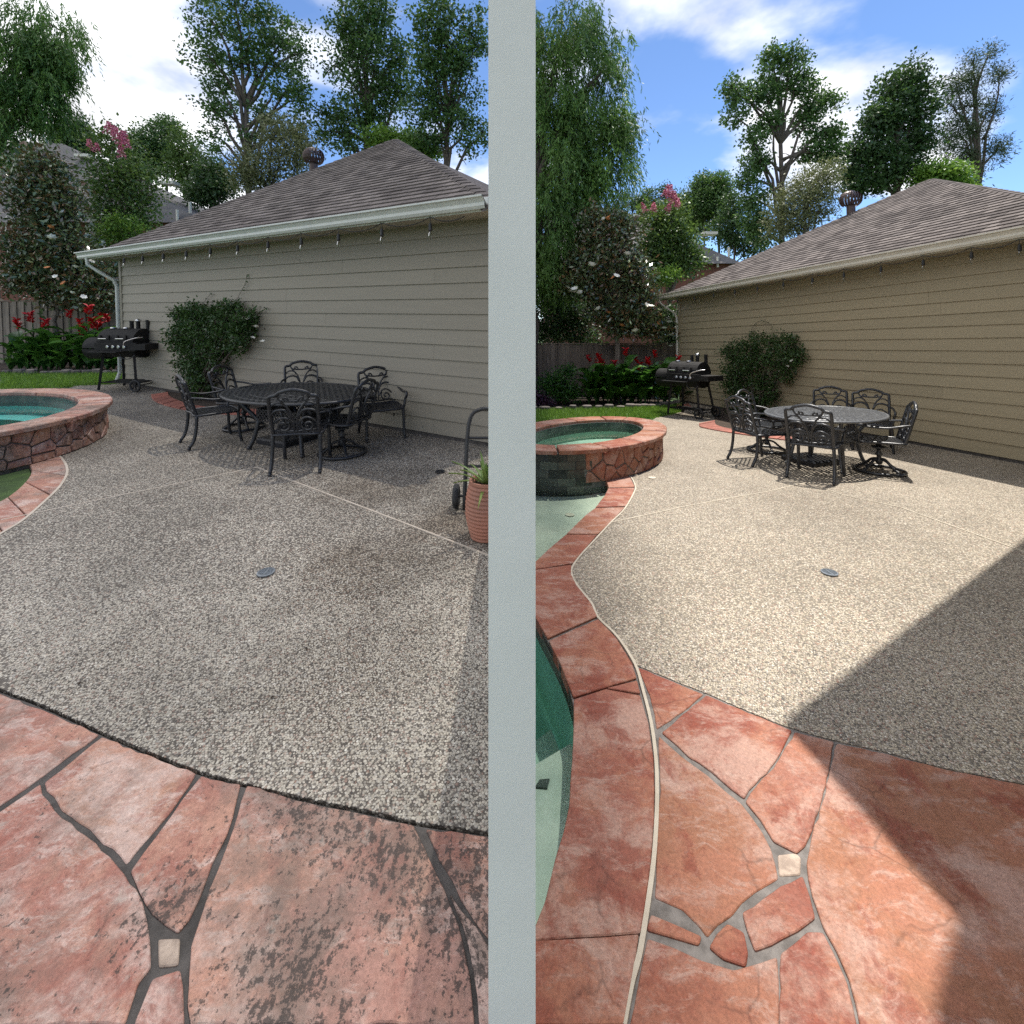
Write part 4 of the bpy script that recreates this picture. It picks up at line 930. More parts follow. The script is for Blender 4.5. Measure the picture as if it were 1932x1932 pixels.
def edge_stones(pts, label):
    t = empty('stone_edging', pts[0]); tag(t, label, 'edging'); o = Vector(pts[0]); L = sum((b-a).length for a, b in zip(pts, pts[1:])); n = int(L/.26)
    for k in range(n):
        f = (k+.5)/n*(len(pts)-1); i = min(int(f), len(pts)-2); p = pts[i].lerp(pts[i+1], f-i)-o; r = random.uniform(.09,.15)
        poly = [Vector((p.x+r*math.cos(a)*random.uniform(.8,1.15), p.y+.7*r*math.sin(a)*random.uniform(.8,1.15))) for a in [q*math.pi/4 for q in range(8)]]; MB().prism(poly, -.05, random.uniform(.05,.11), .02).go('stone', 'edge_stone', t)
def wall_hit(A, B, uv):
    A2, B2 = Vector((A.x,A.y)), Vector((B.x,B.y)); r = ray(uv); d = B2-A2; n = Vector((d.y,-d.x)); k = A2.dot(n)/(Vector((r.x,r.y)).dot(n)); return Vector((r.x*k, r.y*k, H+r.z*k))
def vine(zf, lst, A, B, blooms, tend, n, seed, label):
    bl = []
    for X, Y, RX, RY in lst:
        h = wall_hit(A,B,zf(X,Y)); d = h.y-.20; c = D(zf(X,Y), d); rx = abs(D(zf(X+RX,Y),d).x-c.x); rz = abs(D(zf(X,Y-RY),d).z-c.z); bl.append((c.x-.05,c.y-.05,c.z,rx,rz))
    base = Vector((bl[-1][0], bl[-1][1], 0)); t, rng = bush('climbing_vine', label, 'vine', bl, n, 14, .06, .07, 'leaf_vine', seed, base, None, .5, 30)
    for X, Y in blooms:
        p = D(zf(X,Y), wall_hit(A,B,zf(X,Y)).y-.36); bloom(t, 'flower', CACHE, 'vine_fl', lambda: petals(5,.042,.014,.018), 'flower_white', p-base)
    for pts in tend:
        q = smooth_line([D(zf(*p), wall_hit(A,B,zf(*p)).y-.10)-base for p in pts], 4); MB().tube(q, .004, 4).go('tendril', 'bark', t)
        V, Q = leaves(np.array([list(p) for p in q]), rng.normal(size=(len(q),3)), rng.normal(size=(len(q),3)), np.full(len(q),.05), np.full(len(q),.026)); mk_np('tendril_leaves', V, Q, 'leaf_vine', t, rng.random(len(q)))
    return bl

def build_left():
    b4 = begin('L'); random.seed(11)
    edge = [(-760,-236),(-210,-22),(8,60),(270,178),(520,283),(680,343),(880,398),(1150,462),(1400,512),(1620,562),(1925,604),(2018,618)]
    em = smooth_line(PP(L5, edge), 5)
    E = Ell(-6.85,5.65,1.98,1.55,148); xok = lambda p: True
    cop_o = smooth_line([P(p) for p in [(-60,1045),(0,1008),(40,984),(80,950),(115,915),(127,886),(112,861),(80,846),(30,838)]], 5)
    cop_i = smooth_line([P(p) for p in [(-90,985),(-30,960),(15,938),(48,910),(60,888),(50,872),(25,862),(-10,856)]], 5)
    A, B = P((235,724)), P((924,842)); dw = (B-A).normalized()
    ph0 = near_phi(E, cop_o[-1], -.2); ph1 = near_phi(E, P((60,735)), -.2)
    if ph1 < ph0: ph1 += 2*math.pi
    back = [P(L2(300,1362)), P(L2(560,1352)), P(L2(760,1335)), A+Vector((-.3,-.1,0)), A+Vector((.4,.6,0)), B+Vector((.2,1.0,0)), Vector((-.02,B.y+.6,0)), Vector((-.02,em[-1].y,0))]
    outline = list(em[::-1])[:0]+[Vector((p[0],p[1])) for p in em]+[Vector((p[0],p[1])) for p in back[::-1]]+[Vector((p[0],p[1])) for p in arc(E, ph1, ph0, -.2)]+[Vector((p[0],p[1])) for p in cop_o[::-1]]
    pa = sheet('patio', outline, 0, 'aggregate_old', .12); struct(pa)
    pebbles([(p[0],p[1]) for p in outline], pa, 'pebble_old', 21, 3.3)
    # control joints
    j1 = [P(L4(*p)) for p in [(-170,212),(8,176),(400,95),(850,2)]]+[P(L3(*p)) for p in [(650,940),(940,822),(1100,760)]]
    j2 = [P(L3(650,940))]+[P(L4(*p)) for p in [(980,8),(1400,165),(1925,367),(2015,402)]]
    strip('joint_strip', j1, .014, 'joint_old', pa); strip('joint_strip', j2, .014, 'joint_old', pa, .006)
    # flagstones
    mo = sheet('flagstone_terrace', [Vector((p[0],p[1]-.012)) for p in em]+[Vector((-.02,.4)), Vector((-4.2,.4)), Vector((-4.4,2.0))], -.004, 'mortar', .1); struct(mo)
    S = [[(-760,-212),(-210,0),(8,82),(252,190),(8,370),(-210,520),(-760,820)],
         [(264,198),(520,302),(668,356),(560,520),(488,604),(368,748),(210,596),(90,516),(14,396)],
         [(688,368),(858,404),(800,620),(738,740),(688,880),(638,985),(590,1044),(474,958),(384,778),(502,618),(612,462)],
         [(8,446),(88,544),(200,626),(356,782),(436,902),(460,1000),(474,1190),(420,1256),(360,1440),(-760,1440),(-760,850),(-210,545),(0,400)],
         [(502,1066),(600,1062),(592,1180),(504,1190)],
         [(884,410),(1150,484),(1400,538),(1598,580),(1634,652),(1734,862),(1794,1010),(1842,1240),(1862,1440),(640,1440),(634,1250),(644,1100),(694,950),(764,760),(824,600)],
         [(1650,594),(1925,628),(2016,642),(2016,1170),(1925,1076),(1806,906),(1706,722)],
         [(1752,872),(1800,940),(1925,1104),(2016,1200),(2016,1440),(1880,1440),(1856,1210),(1810,1010)],
         [(478,1236),(600,1196),(618,1440),(396,1440)]]
    stones(mo, L5, S, 'flagstone_old', (4,))
    # pool and its coping at the left edge
    t = empty('swimming_pool', (-4,4.5,0)); tag(t, 'corner of a pool with red stone coping in the shaded left-hand patio', 'pool'); o = Vector((-4,4.5,0)); n = min(len(cop_o), len(cop_i)*2)
    at = lambda q, f: q[min(int(f*(len(q)-1)), len(q)-2)].lerp(q[min(int(f*(len(q)-1)), len(q)-2)+1], f*(len(q)-1)-min(int(f*(len(q)-1)), len(q)-2))
    m = 7
    for k in range(m):
        fs = [(k+.02)/m+(.96/m)*j/6 for j in range(7)]; MB().prism([at(cop_o,f)-o for f in fs]+[at(cop_i,f)-o for f in fs[::-1]], -.06, .004+random.uniform(-.002,.002), .006).go('coping_stone', 'flagstone_old', t)
    ci = [p-o for p in cop_i]
    mk('pool_wall', [(p.x,p.y,z) for p in ci for z in (-1.2,-.03)], [(2*k,2*k+2,2*k+3,2*k+1) for k in range(len(ci)-1)], 'dark_tile', t)
    far = [Vector((-9,3))-o.xy, Vector((-9,5.2))-o.xy]
    rg = [p.xy for p in ci]+far[::-1]; flat('water', rg, -.12, 'water_pool', t); flat('pool_floor', rg, -1.15, 'plaster_deep', t)
    strip('joint_strip', [p for p in cop_o], .02, 'joint_old', pa, .005)
    spa(E, 'flagstone_old', 'flagstone_old', .42, 'water_turq', 'plaster_turq', xok, lambda p: False, 'round raised spa of red stone with turquoise water in the shaded left-hand patio', 'mortar')
    # lawn, beds
    la = sheet('lawn', [(-60,2),(-3.2,2),(-5.2,9.0),(-.03,9.0),(-.03,70),(-60,70)], -.035, 'lawn_base', .05); struct(la)
    grass(PP(L2, [(-330,1400),(13,1372),(300,1366),(560,1356),(780,1334)]), PP(L2, [(-330,1258),(13,1264),(300,1262),(560,1262),(780,1255)]), 9000, 3, 'short green lawn behind the turquoise spa')
    fb = PP(L2, [(-330,1252),(13,1262),(300,1260),(560,1255),(800,1235)]); bd = sheet('planting_bed', [Vector((p.x,p.y)) for p in fb]+[Vector((-8.2,14.6)), Vector((-18,14.6))], -.02, 'soil', .06); struct(bd)
    edge_stones(fb, 'row of rough edging stones behind the lawn, shaded left-hand patio')
    fence(Vector((-19,14.7,0)), Vector((-8.6,14.2,0)), 1.85, 'weathered grey wooden fence behind the cannas, shaded left-hand side')
    # garage
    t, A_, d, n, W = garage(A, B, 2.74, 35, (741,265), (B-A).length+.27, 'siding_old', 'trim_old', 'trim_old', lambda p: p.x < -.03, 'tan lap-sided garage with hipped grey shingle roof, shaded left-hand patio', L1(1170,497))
    us = []
    for X in (354,434,523,622,726,843,974,1117,1277,1463,1671):
        r = ray((L1(X,0)[0], 450)); o0 = A+n*.5; k = (o0.x*n.x+o0.y*n.y)/(r.x*n.x+r.y*n.y); us.append((Vector((r.x*k,r.y*k,0))-A).dot(d))
    string_lights(A_, W, 2.74, us, (B-A).length+.1, 'string of unlit bulbs under the left-hand garage gutter')
    # vine and its bed
    inn = pavers(L2, [(905,1442),(928,1488),(1020,1528),(1180,1564),(1400,1592),(1600,1604),(1850,1606),(2050,1592)], [(1045,1422),(1062,1462),(1180,1510),(1320,1542),(1560,1566),(1800,1562),(2000,1550)], 15, 'brick_paver_old', 'curved edging of red bricks round the shaded vine bed')
    sb = sheet('vine_bed', [Vector((p.x,p.y)) for p in inn]+[Vector((wall_hit(A,B,L2(2000,1500)).x, wall_hit(A,B,L2(2000,1500)).y)), Vector((wall_hit(A,B,L2(1000,1380)).x, wall_hit(A,B,L2(1000,1380)).y))], .008, 'soil', .05); struct(sb)
    bl = vine(L2, [(1200,780,90,60),(1330,760,120,70),(1480,760,120,70),(1600,720,80,60),(1720,800,90,80),(1700,930,100,100),(1560,900,140,110),(1380,900,150,110),(1220,920,140,100),(1170,1020,80,80),(1300,1060,130,90),(1480,1050,130,80),(1640,1040,100,60),(1230,1180,80,80),(1350,1200,100,90),(1480,1180,60,80),(1280,1320,80,80),(1380,1330,90,80),(1320,1410,80,40)], A, B,
         [(1275,880),(1750,875),(1770,880),(1740,970),(1820,1000),(1640,1050),(1510,1165),(1440,1320),(1700,815),(1460,1060)], [[(1560,740),(1640,600),(1680,520),(1690,455)],[(1300,720),(1370,640),(1400,600)],[(1770,790),(1830,740),(1860,722)],[(1140,800),(1060,740),(1040,720)]], 1100, 5, 'dense green vine with tiny white flowers on the left-hand garage wall')
    p = P(L3(580,452)); tp = empty('cream_pot', p); tag(tp, 'small cream pot on the ground behind the left-hand table', 'pot'); MB().lathe([(.085,0),(.10,.08),(.115,.16),(.13,.17),(.13,.21),(.11,.21),(.10,.18)], 20).go('body', 'pot_cream', tp, True); MB().lathe([(.10,.17),(.10,.18)], 16).go('soil', 'soil', tp)
    # furniture
    c = P(L3(960,358), .655); make_table(.96,.69,.655,'cast_metal',(c.x,c.y,.003), math.radians(-22), 'oval black cast metal table with lattice top, shaded left-hand patio')
    umbrella_base(P(L3(885,738)), math.radians(-25), .95, 'square black umbrella weight under the left-hand table')
    chairs([(0,P(L3(318,742)),45,'black metal armchair at the far left of the shaded table'),(1,P(L3(552,640)),-5,'black swivel armchair beside the vine, shaded table'),(0,P(L3(1000,600)),294,'black metal armchair behind the middle of the shaded table'),(0,P(L3(1610,700)),298,'black metal armchair by the siding, right rear of the shaded table'),(1,P(L3(1308,838)),165,'black swivel armchair with round base at the front right of the shaded table'),(0,P(L3(1000,925)),101,'black metal armchair with its back to the camera, front of the shaded table')], c, .92, ('cast_metal','cast_metal'))
    grill(P(L2(735,1392)), math.radians(-6), 1.04, 'black barrel grill with side firebox beside the left-hand garage corner')
    hand_truck(P((876,967)), .34, .80, 'black hand truck with a white-hubbed wheel by the white wall')
    spiky_pot(P((933,1012))+Vector((-.06,0,0)), .142, .42, 'ribbed terracotta pot beside the hand truck', 'spiky green aloe in the ribbed terracotta pot')
    drain(L4(966,441), .052, 'round grey drain grate in the old dirty aggregate'); drain(L6(305,1056), .05, 'small dark drain near the left-hand garage wall', 'cast_metal')
    for k, (X, Y) in enumerate([(44,272),(155,928),(1145,772),(1008,972),(240,606)]):
        p = P(L4(X,Y)); m = MB().add([(0,0,.003),(.018,.010,.010),(.040,.002,.005),(.020,-.012,.011),(.021,0,.002)], [(0,1,4),(1,2,4),(2,3,4),(3,0,4)]).go('dead_leaf', 'soil'); m.location = (p.x,p.y,.004); m.rotation_euler = (0,0,k*1.3); m.scale = (.6,.6,.6); tag(m, 'small dark dead leaf lying on the old dirty aggregate', 'leaf', 'dead leaves on the old aggregate')
    # cannas
    fl = [(250,790),(335,865),(440,875),(360,940),(40,880),(385,760),(500,820),(490,890),(560,830),(710,862),(-60,830),(-160,880)]
    for i, (X, Y) in enumerate(fl):
        q = P(L2(X+random.uniform(-15,15), 1225+(i % 3)*8)); h = D(L2(X,Y), q.y).z; canna((q.x,q.y,-.02), h, 'red-flowered canna among the cannas behind the turquoise spa', group='cannas behind the turquoise spa')
    for X in (-250,-110,-20,30,80,130,180,300,410,460,540,600,650): q = P(L2(X, 1240)); canna((q.x,q.y,-.02), random.uniform(.75,1.15), 'leafy canna without flowers behind the turquoise spa', False, 9, 'flowerless cannas behind the turquoise spa')
    # trees
    willow('weeping tree at the far left edge with hanging foliage', L1, [(20,60,100,90),(50,170,60,90),(20,270,70,80),(-90,100,110,200),(-100,320,90,130),(60,30,60,60),(20,-80,120,90),(-120,460,70,80)], 16, (-230,900), 31, 2000)
    tree('magnolia_tree', 'magnolia with brown-backed leaves and white blossoms behind the left-hand cannas', 'tree', L2, [(100,60,120,120),(60,250,130,140),(220,200,120,120),(200,400,160,130),(60,460,120,130),(400,470,140,110),(500,580,120,100),(300,600,160,90),(540,670,70,50),(100,620,140,70),(330,330,110,100),(450,380,70,60),(-120,250,130,160),(-120,480,130,130),(80,-100,150,130),(60,-290,130,130),(30,-460,120,110),(190,-230,90,90),(-110,-200,130,200),(-90,-420,120,120),(200,-60,100,100)], 13.4, (150,1150), (120,420), .10, 760, 28, .20, .17, 'leaf_magnolia', 'bark_pale', 41, .25, 0, .42)
    mag = bpy.data.objects[[o.name for o in bpy.data.objects if o.name.startswith('magnolia_tree') and o.parent is None][-1]]
    for X, Y in [(440,335),(412,345),(285,395),(575,500),(350,640),(570,620),(255,605),(340,300),(120,470),(90,150),(180,-60)]: bloom(mag, 'blossom', CACHE, 'mag_bl', blossom_mb, 'flower_white', D(L2(X,Y),12.55)-mag.location, random.uniform(.6,1.1))
    for X, Y in [(55,400),(190,525),(80,65),(540,490)]: bloom(mag, 'seed_head', CACHE, 'mag_or', blossom_mb, 'flower_orange', D(L2(X,Y),12.55)-mag.location, .7)
    my, bl, _ = tree('crepe_myrtle', 'crepe myrtle with pink flower heads behind the left-hand magnolia', 'tree', L1, [(290,420,60,50),(340,520,100,80),(280,600,90,90),(420,600,80,80),(350,700,110,80),(450,690,50,60),(300,780,70,70),(400,780,60,50),(330,860,90,60)], 16, (340,1000), (340,640), .09, 480, 24, .22, .13, 'leaf_myrtle', 'bark_pale', 42)
    for X, Y in [(330,425),(345,445),(362,450),(318,408),(350,500),(290,395),(240,470),(372,462),(215,468)]: bloom(my, 'flower_panicle', CACHE, 'pan', panicle_mb, 'flower_pink', D(L1(X,Y),15.2)-my.location, random.uniform(.75,1.05)).rotation_euler = (random.uniform(-.5,.5),random.uniform(-.5,.5),0)
    neighbour_house(L1, (-300,425), (90,440), (700,757), (-300,800), 26, 22, (240,810), 'neighbouring brick house with grey roof beyond the left-hand garden', [(192,496,1,.75),(548,612,1,.38),(640,712,0,.1),(586,745,0,.03)])
    tree('tulip_tree', 'tall open-crowned tree behind the left-hand garage roof', 'tree', L1, [(690,40,80,60),(760,-60,90,70),(900,-40,120,90),(1050,-30,110,80),(930,90,100,70),(1080,60,60,70),(740,170,60,60),(715,250,45,50),(770,290,60,60),(740,400,50,70),(1080,170,70,60),(1110,250,55,55),(1000,220,60,45),(960,320,60,40),(1110,370,45,60),(900,420,50,40),(830,120,40,45),(780,480,40,40),(860,-140,200,80)], 24, (890,820), (882,290), .22, 430, 34, .22, .20, 'leaf_tulip', seed=43)
    tree('olive_green_tree', 'feathery grey-green tree in front of the tall open-crowned one, left half', 'tree', L1, [(960,560,110,80),(1050,440,90,90),(900,610,60,50),(1100,520,50,80),(1000,370,50,50)], 19, (970,860), (980,600), .10, 420, 26, .25, .17, 'leaf_olive', seed=44, narrow=.35)
    tree('hardwood_tree', 'dense tall tree just left of the left-hand roof peak', 'tree', L1, [(1310,60,60,70),(1400,-40,110,80),(1450,90,100,90),(1330,190,70,70),(1480,220,60,60),(1260,300,60,55),(1370,320,80,65),(1290,420,70,60),(1420,430,100,50),(1480,320,55,50),(1210,390,40,50),(1400,-150,130,80),(1260,110,45,45),(1540,60,50,80),(1550,200,40,70),(1300,-60,80,60)], 25, (1400,820), (1400,300), .22, 500, 34, .24, .21, 'leaf_tulip', seed=45)
    tree('hardwood_tree', 'airy tall tree above the right slope of the left-hand garage roof', 'tree', L1, [(1640,30,55,60),(1650,150,75,80),(1750,120,90,70),(1820,70,60,55),(1830,200,65,75),(1640,280,75,65),(1740,280,70,55),(1700,380,80,55),(1820,340,65,55),(1850,450,60,50),(1640,430,70,40),(1900,390,40,40),(1740,20,55,50),(1880,20,40,40),(1700,-90,110,70),(1850,-70,60,60)], 23, (1740,820), (1740,330), .18, 430, 34, .23, .20, 'leaf_tulip', seed=46)
    for i, (nm, lst, bs, lab, dd, mt) in enumerate([('background_tree', [(440,470,60,80),(430,540,60,60)], (440,700), 'pale green background tree right of the left-hand crepe myrtle', 31, 'leaf_tulip'), ('background_tree', [(530,420,55,90),(560,370,28,40),(560,520,70,60)], (540,700), 'pointed background tree left of centre behind the left-hand hip roof', 32, 'leaf_tulip'), ('background_tree', [(610,440,50,80),(600,540,60,60),(650,610,80,70),(690,520,45,70)], (630,760), 'mid-green background tree above the neighbouring grey roof, left half', 30, 'leaf_myrtle'), ('background_tree', [(740,590,60,70),(780,630,60,40),(700,660,70,50)], (740,760), 'low background tree against the left-hand hip roof edge', 25, 'leaf_dark'), ('background_tree', [(170,390,40,40),(190,430,45,30),(90,405,45,40),(120,450,80,30)], (150,600), 'small far tree between the weeping tree and the myrtle, left half', 30, 'leaf_dark'), ('background_tree', [(1560,440,80,40),(1480,430,60,30),(1640,470,80,30)], (1560,600), 'low green treetop right behind the left-hand roof peak', 24, 'leaf_bright')]):
        tree(nm, lab, 'tree', L1, lst, dd, bs, (lst[0][0], lst[0][1]+20), .1, 260, 34, .26, .18, mt, seed=60+i)
    bush('hedge_shrub', 'dark leafy shrub between the fence and the left-hand garage corner', 'shrub', px_blobs(L2, [(600,560,80,120),(650,440,50,90),(620,760,60,80)], 15.0), 300, 14, .12, .12, 'leaf_dark', 70, (-9.0,15.0,0))
    bush('bright_shrub', 'bright green shrub under the left-hand crepe myrtle by the roof corner', 'shrub', px_blobs(L1, [(340,800,60,50),(300,830,50,40),(390,800,40,40)], 15.2), 160, 12, .12, .11, 'leaf_bright', 71, (-10.4,15.2,0))
    finish(b4)

def build_right():
    b4 = begin('R'); random.seed(23)
    edge = [(44,116),(240,198),(420,268),(600,345),(780,420),(890,460),(1130,528),(1400,590),(1700,672),(1925,718),(2250,785),(3300,1000)]
    em = smooth_line(PP(R6, edge), 5)
    E = Ell(1.1,7.1,1.62,1.03,50); xok = lambda p: p.x > -.9
    st4 = [(640,612),(740,655),(805,705),(836,770),(830,820),(752,958),(640,1070),(520,1200),(400,1330),(325,1432),(316,1500),(360,1590),(480,1740)]
    st5 = [(310,180),(400,270),(484,400),(522,520),(562,680),(585,850),(591,1000),(588,1150),(574,1350),(543,1580),(508,1790),(470,1930),(432,2130)]
    strip_pts = smooth_line(PP(R4, st4)+PP(R5, st5), 5)
    kx = min(range(len(strip_pts)), key=lambda i: (strip_pts[i]-em[0]).length)
    A, B = P((1284,757)), P((1850,861)); dw = (B-A).normalized()
    ph0 = near_phi(E, strip_pts[0], -.2); ph1 = near_phi(E, P((1190,790)), -.2)
    if ph1 < ph0: ph1 += 2*math.pi
    xy = lambda q: [Vector((p[0],p[1])) for p in q]
    back = [P(R2(890,1662)), P(R2(1000,1640)), P(R2(1160,1590)), A+Vector((-.5,.0,0)), A+Vector((.4,.2,0)), B+Vector((.6,.3,0)), B+dw*1.6+Vector((.8,.3,0)), Vector((em[-1].x+.5, em[-1].y+.2, 0))]
    outline = xy(em)+xy(back[::-1])+xy(arc(E, ph1, ph0, -.2))+xy(strip_pts[:kx+1])
    pa = sheet('patio', outline, 0, 'aggregate_clean', .12); struct(pa)
    pebbles([(p[0],p[1]) for p in outline], pa, 'pebble_clean', 22, 3.3)
    strip('joint_strip', PP(R4, [(640,1070),(900,1015),(1200,948),(1550,882),(1932,816)])+[P(R3(745,1018)), P(R3(860,1000))], .011, 'joint_white', pa)
    strip('joint_strip', [P(R3(860,1010)), P(R3(1140,1108)), P((1700,958)), P((1850,1012)), P((1940,1044))], .011, 'joint_white', pa, .006)
    strip('joint_strip', strip_pts, .014, 'joint_white', pa, .007, .05)
    mo = sheet('flagstone_terrace', xy(em)+[Vector((3.6,.5)), Vector((.3,.5))]+[Vector((p.x,p.y)) for p in strip_pts[kx:][::-1]], -.004, 'mortar_pale', .1); struct(mo)
    S = [[(58,134),(240,208),(408,277),(300,368),(160,462),(124,280)], [(428,286),(600,357),(780,432),(888,476),(800,638),(630,840),(450,690),(332,614),(190,486),(300,392)],
         [(910,486),(1116,538),(1092,660),(1048,850),(998,1010),(958,1098),(915,1136),(794,1074),(724,958),(644,862),(732,742),(820,642)],
         [(172,506),(290,614),(430,716),(616,872),(726,1022),(776,1122),(812,1272),(680,1348),(560,1470),(430,1586),(400,1538),(300,1438),(152,1375),(164,1000),(184,800)],
         [(818,1150),(910,1140),(935,1160),(932,1250),(825,1258)], [(948,1268),(982,1370),(1012,1488),(920,1556),(692,1666),(654,1560),(628,1467),(780,1364)],
         [(545,1527),(628,1572),(648,1680),(638,1748),(520,1708),(448,1650),(490,1582)], [(130,1477),(260,1532),(398,1592),(384,1632),(240,1588),(108,1553)],
         [(112,1604),(250,1654),(400,1724),(580,1778),(700,1744),(808,1704),(814,1840),(814,2100),(10,2100),(66,1840)], [(836,1692),(980,1574),(1058,1574),(1116,1690),(1184,1840),(1244,2100),(830,2100)],
         [(1138,548),(1400,604),(1700,684),(1925,729),(2240,795),(3290,1012),(3290,2100),(1270,2100),(1206,1820),(1066,1540),(1006,1370),(976,1200),(1004,1050),(1064,860),(1114,650)]]
    stones(mo, R6, S, 'flagstone_clean', (4,))
    # pool
    o = Vector((.5,3.5,0)); t = empty('swimming_pool', o); tag(t, 'freeform pool with red stone coping and pale tanning ledge, sunlit right-hand patio', 'pool')
    K4 = [[(452,642),(640,617),(738,662),(798,712),(826,768),(828,782),(620,787),(606,742),(560,692),(450,655)], [(827,790),(816,838),(756,938),(512,949),(590,850),(618,794)], [(748,950),(636,1066),(528,1168),(274,1167),(432,1014),(508,957)],
          [(522,1177),(396,1320),(324,1408),(10,1459),(-130,1480),(-120,1450),(8,1410),(120,1302),(268,1176)], [(312,1424),(309,1502),(352,1592),(470,1742),(522,1846),(120,2026),(62,1930),(8,1830),(-80,1680),(-130,1490),(10,1468)]]
    K5 = [[(77,291),(308,189),(392,276),(470,402),(490,468),(193,560),(132,400)], [(196,573),(345,524),(508,554),(546,684),(570,850),(575,1000),(572,1150),(557,1350),(527,1580),(506,1684),(8,1720),(-60,1724),(-40,1690),(8,1670),(60,1540),(110,1330),(150,1200),(175,1080),(190,850),(196,680)], [(352,517),(494,482),(508,540)], [(8,1736),(500,1702),(474,1880),(430,2130),(-100,2130),(-100,1742)]]
    for zf, ks in ((R4,K4),(R5,K5)):
        for q in ks: MB().prism([Vector((p.x-o.x,p.y-o.y)) for p in rough_poly(inset(PP(zf,q), -.0015), .09, .002, .006)], -.055, .006+random.uniform(-.002,.002), .003).go('coping_stone', 'flagstone_clean', t)
    inner = smooth_line(PP(R4, [(380,640),(445,652),(560,692),(608,742),(619,790),(590,850),(520,940),(430,1012),(270,1170),(120,1302),(8,1411),(-90,1490),(-110,1580),(-70,1690),(8,1830),(60,1930)])+PP(R5, [(130,402),(185,560),(195,680),(190,850),(175,1080),(150,1200),(110,1330),(60,1540),(8,1672),(-40,1780)]), 4)
    sheet('coping_bed', [Vector((p.x-o.x,p.y-o.y)) for p in inner[4:]]+[Vector((p.x-o.x,p.y-o.y)) for p in strip_pts[::-1]], -.006, 'mortar_pale', .04, t)
    ci = [p-o for p in inner]; x0 = .05-o.x; ring = [(p.x+.004,p.y) for p in ci]+[(x0,.7-o.y),(x0,8.3-o.y)]
    mk('pool_wall', [(p.x,p.y,z) for p in ci for z in (-1.4,-.11)], [(2*k,2*k+2,2*k+3,2*k+1) for k in range(len(ci)-1)], 'plaster_deep', t)
    mk('waterline_band', [(p.x,p.y,z) for p in ci for z in (-.11,-.02)], [(2*k,2*k+2,2*k+3,2*k+1) for k in range(len(ci)-1)], 'dark_tile', t)
    flat('water', ring, -.06, 'water_pool', t); flat('pool_floor', ring, -1.35, 'plaster_deep', t)
    rel = lambda q: [Vector((p.x-o.x,p.y-o.y)) for p in q]
    z = -.14; MB().prism(rel(PP(R4, [(-160,955),(8,856),(90,800),(180,762),(330,742),(430,742),(520,745),(640,790),(640,860),(560,950),(450,1020),(290,1180),(130,1320),(8,1430),(-160,1560)], z)), -1.3, z, .01).go('tanning_ledge', 'plaster_ledge', t)
    z = -.24; MB().prism(rel(PP(R5, [(-90,930),(5,872),(100,815),(230,740),(240,1000),(200,1250),(120,1600),(-90,2000)], z)), -1.3, z, .01).go('pool_step', 'plaster_step', t)
    z = -.45; MB().prism(rel(PP(R5, [(-90,800),(5,760),(100,690),(230,620),(240,760),(100,840),(-90,950)], z)), -1.3, z, .01).go('pool_step', 'plaster_spa', t)
    MB().prism(rel(PP(R5, [(8,985),(30,950),(78,945),(66,990)], -.232)), -.24, -.232).go('marker_tile', 'dark_tile', t)
    for uv, zz in ((R4(300,1008),-.136),(R4(975,703),.004)):
        p = P(uv, zz); b = MB().lathe([(.045,0),(.05,.004),(.03,.008)], 20, (0,0,0)).go('skimmer_lid' if zz > 0 else 'floor_jet', 'joint_white', None if zz > 0 else t); b.location = p if zz > 0 else p-o
        if zz > 0: tag(b, 'small round white lid set in the clean aggregate near the spa', 'lid')
    spa(E, 'flagstone_clean', 'flagstone_clean', .42, 'water_spa', 'plaster_spa', xok, lambda p: u_of((p.x,p.y)) < 1107 and p.y < 7.0, 'oval raised spa of red stone with green water in the sunlit right-hand patio', 'tile_grout')
    # lawn, bed, fence
    la = sheet('lawn', [(.03,8.0),(2.2,8.2),(3.2,10.6),(40,10.6),(60,30),(60,70),(.03,70)], -.035, 'lawn_base', .05); struct(la)
    grass(PP(R2, [(-120,1700),(8,1690),(400,1660),(700,1655),(890,1664),(1080,1622)]), PP(R2, [(-120,1588),(8,1598),(400,1590),(700,1584),(890,1575),(1080,1560)]), 16000, 4, 'short sunlit green lawn behind the oval spa')
    fb = PP(R2, [(-120,1590),(8,1602),(400,1594),(700,1588),(890,1578),(1060,1560)]); bd = sheet('planting_bed', [Vector((p.x,p.y)) for p in fb]+[Vector((4.9,16)), Vector((.03,16))], -.02, 'soil', .06); struct(bd)
    edge_stones(fb, 'row of rough edging stones behind the sunlit lawn')
    pavers(R2, [(1030,1600),(1090,1602),(1150,1590)], [(1040,1566),(1090,1568),(1120,1562)], 3, 'brick_paver_clean', 'short run of red bricks behind the right-hand grill')
    fence(Vector((.05,15.7,0)), Vector((5.3,15.4,0)), 1.72, 'weathered grey wooden fence behind the cannas, sunlit right-hand side')
    t, A_, d, n, W = garage(A, B, 3.14, 30, (1750,341), (B-A).length+1.6, 'siding', 'trim', 'trim', lambda p: u_of(p) < 2060 and p.y > 3, 'tan lap-sided garage with hipped brown shingle roof, sunlit right-hand patio', R1(1361,680))
    us = []
    for u in [R2(x,0)[0] for x in (1040,1163,1302,1457,1620,1808)]+[1532,1592,1662,1742,1833,1925]:
        r = ray((u,500)); o0 = A+n*.5; k = (o0.x*n.x+o0.y*n.y)/(r.x*n.x+r.y*n.y); us.append((Vector((r.x*k,r.y*k,0))-A).dot(d))
    string_lights(A_, W, 3.14, sorted(set(round(x,2) for x in us)), (B-A).length+1.5, 'string of unlit bulbs under the right-hand garage gutter')
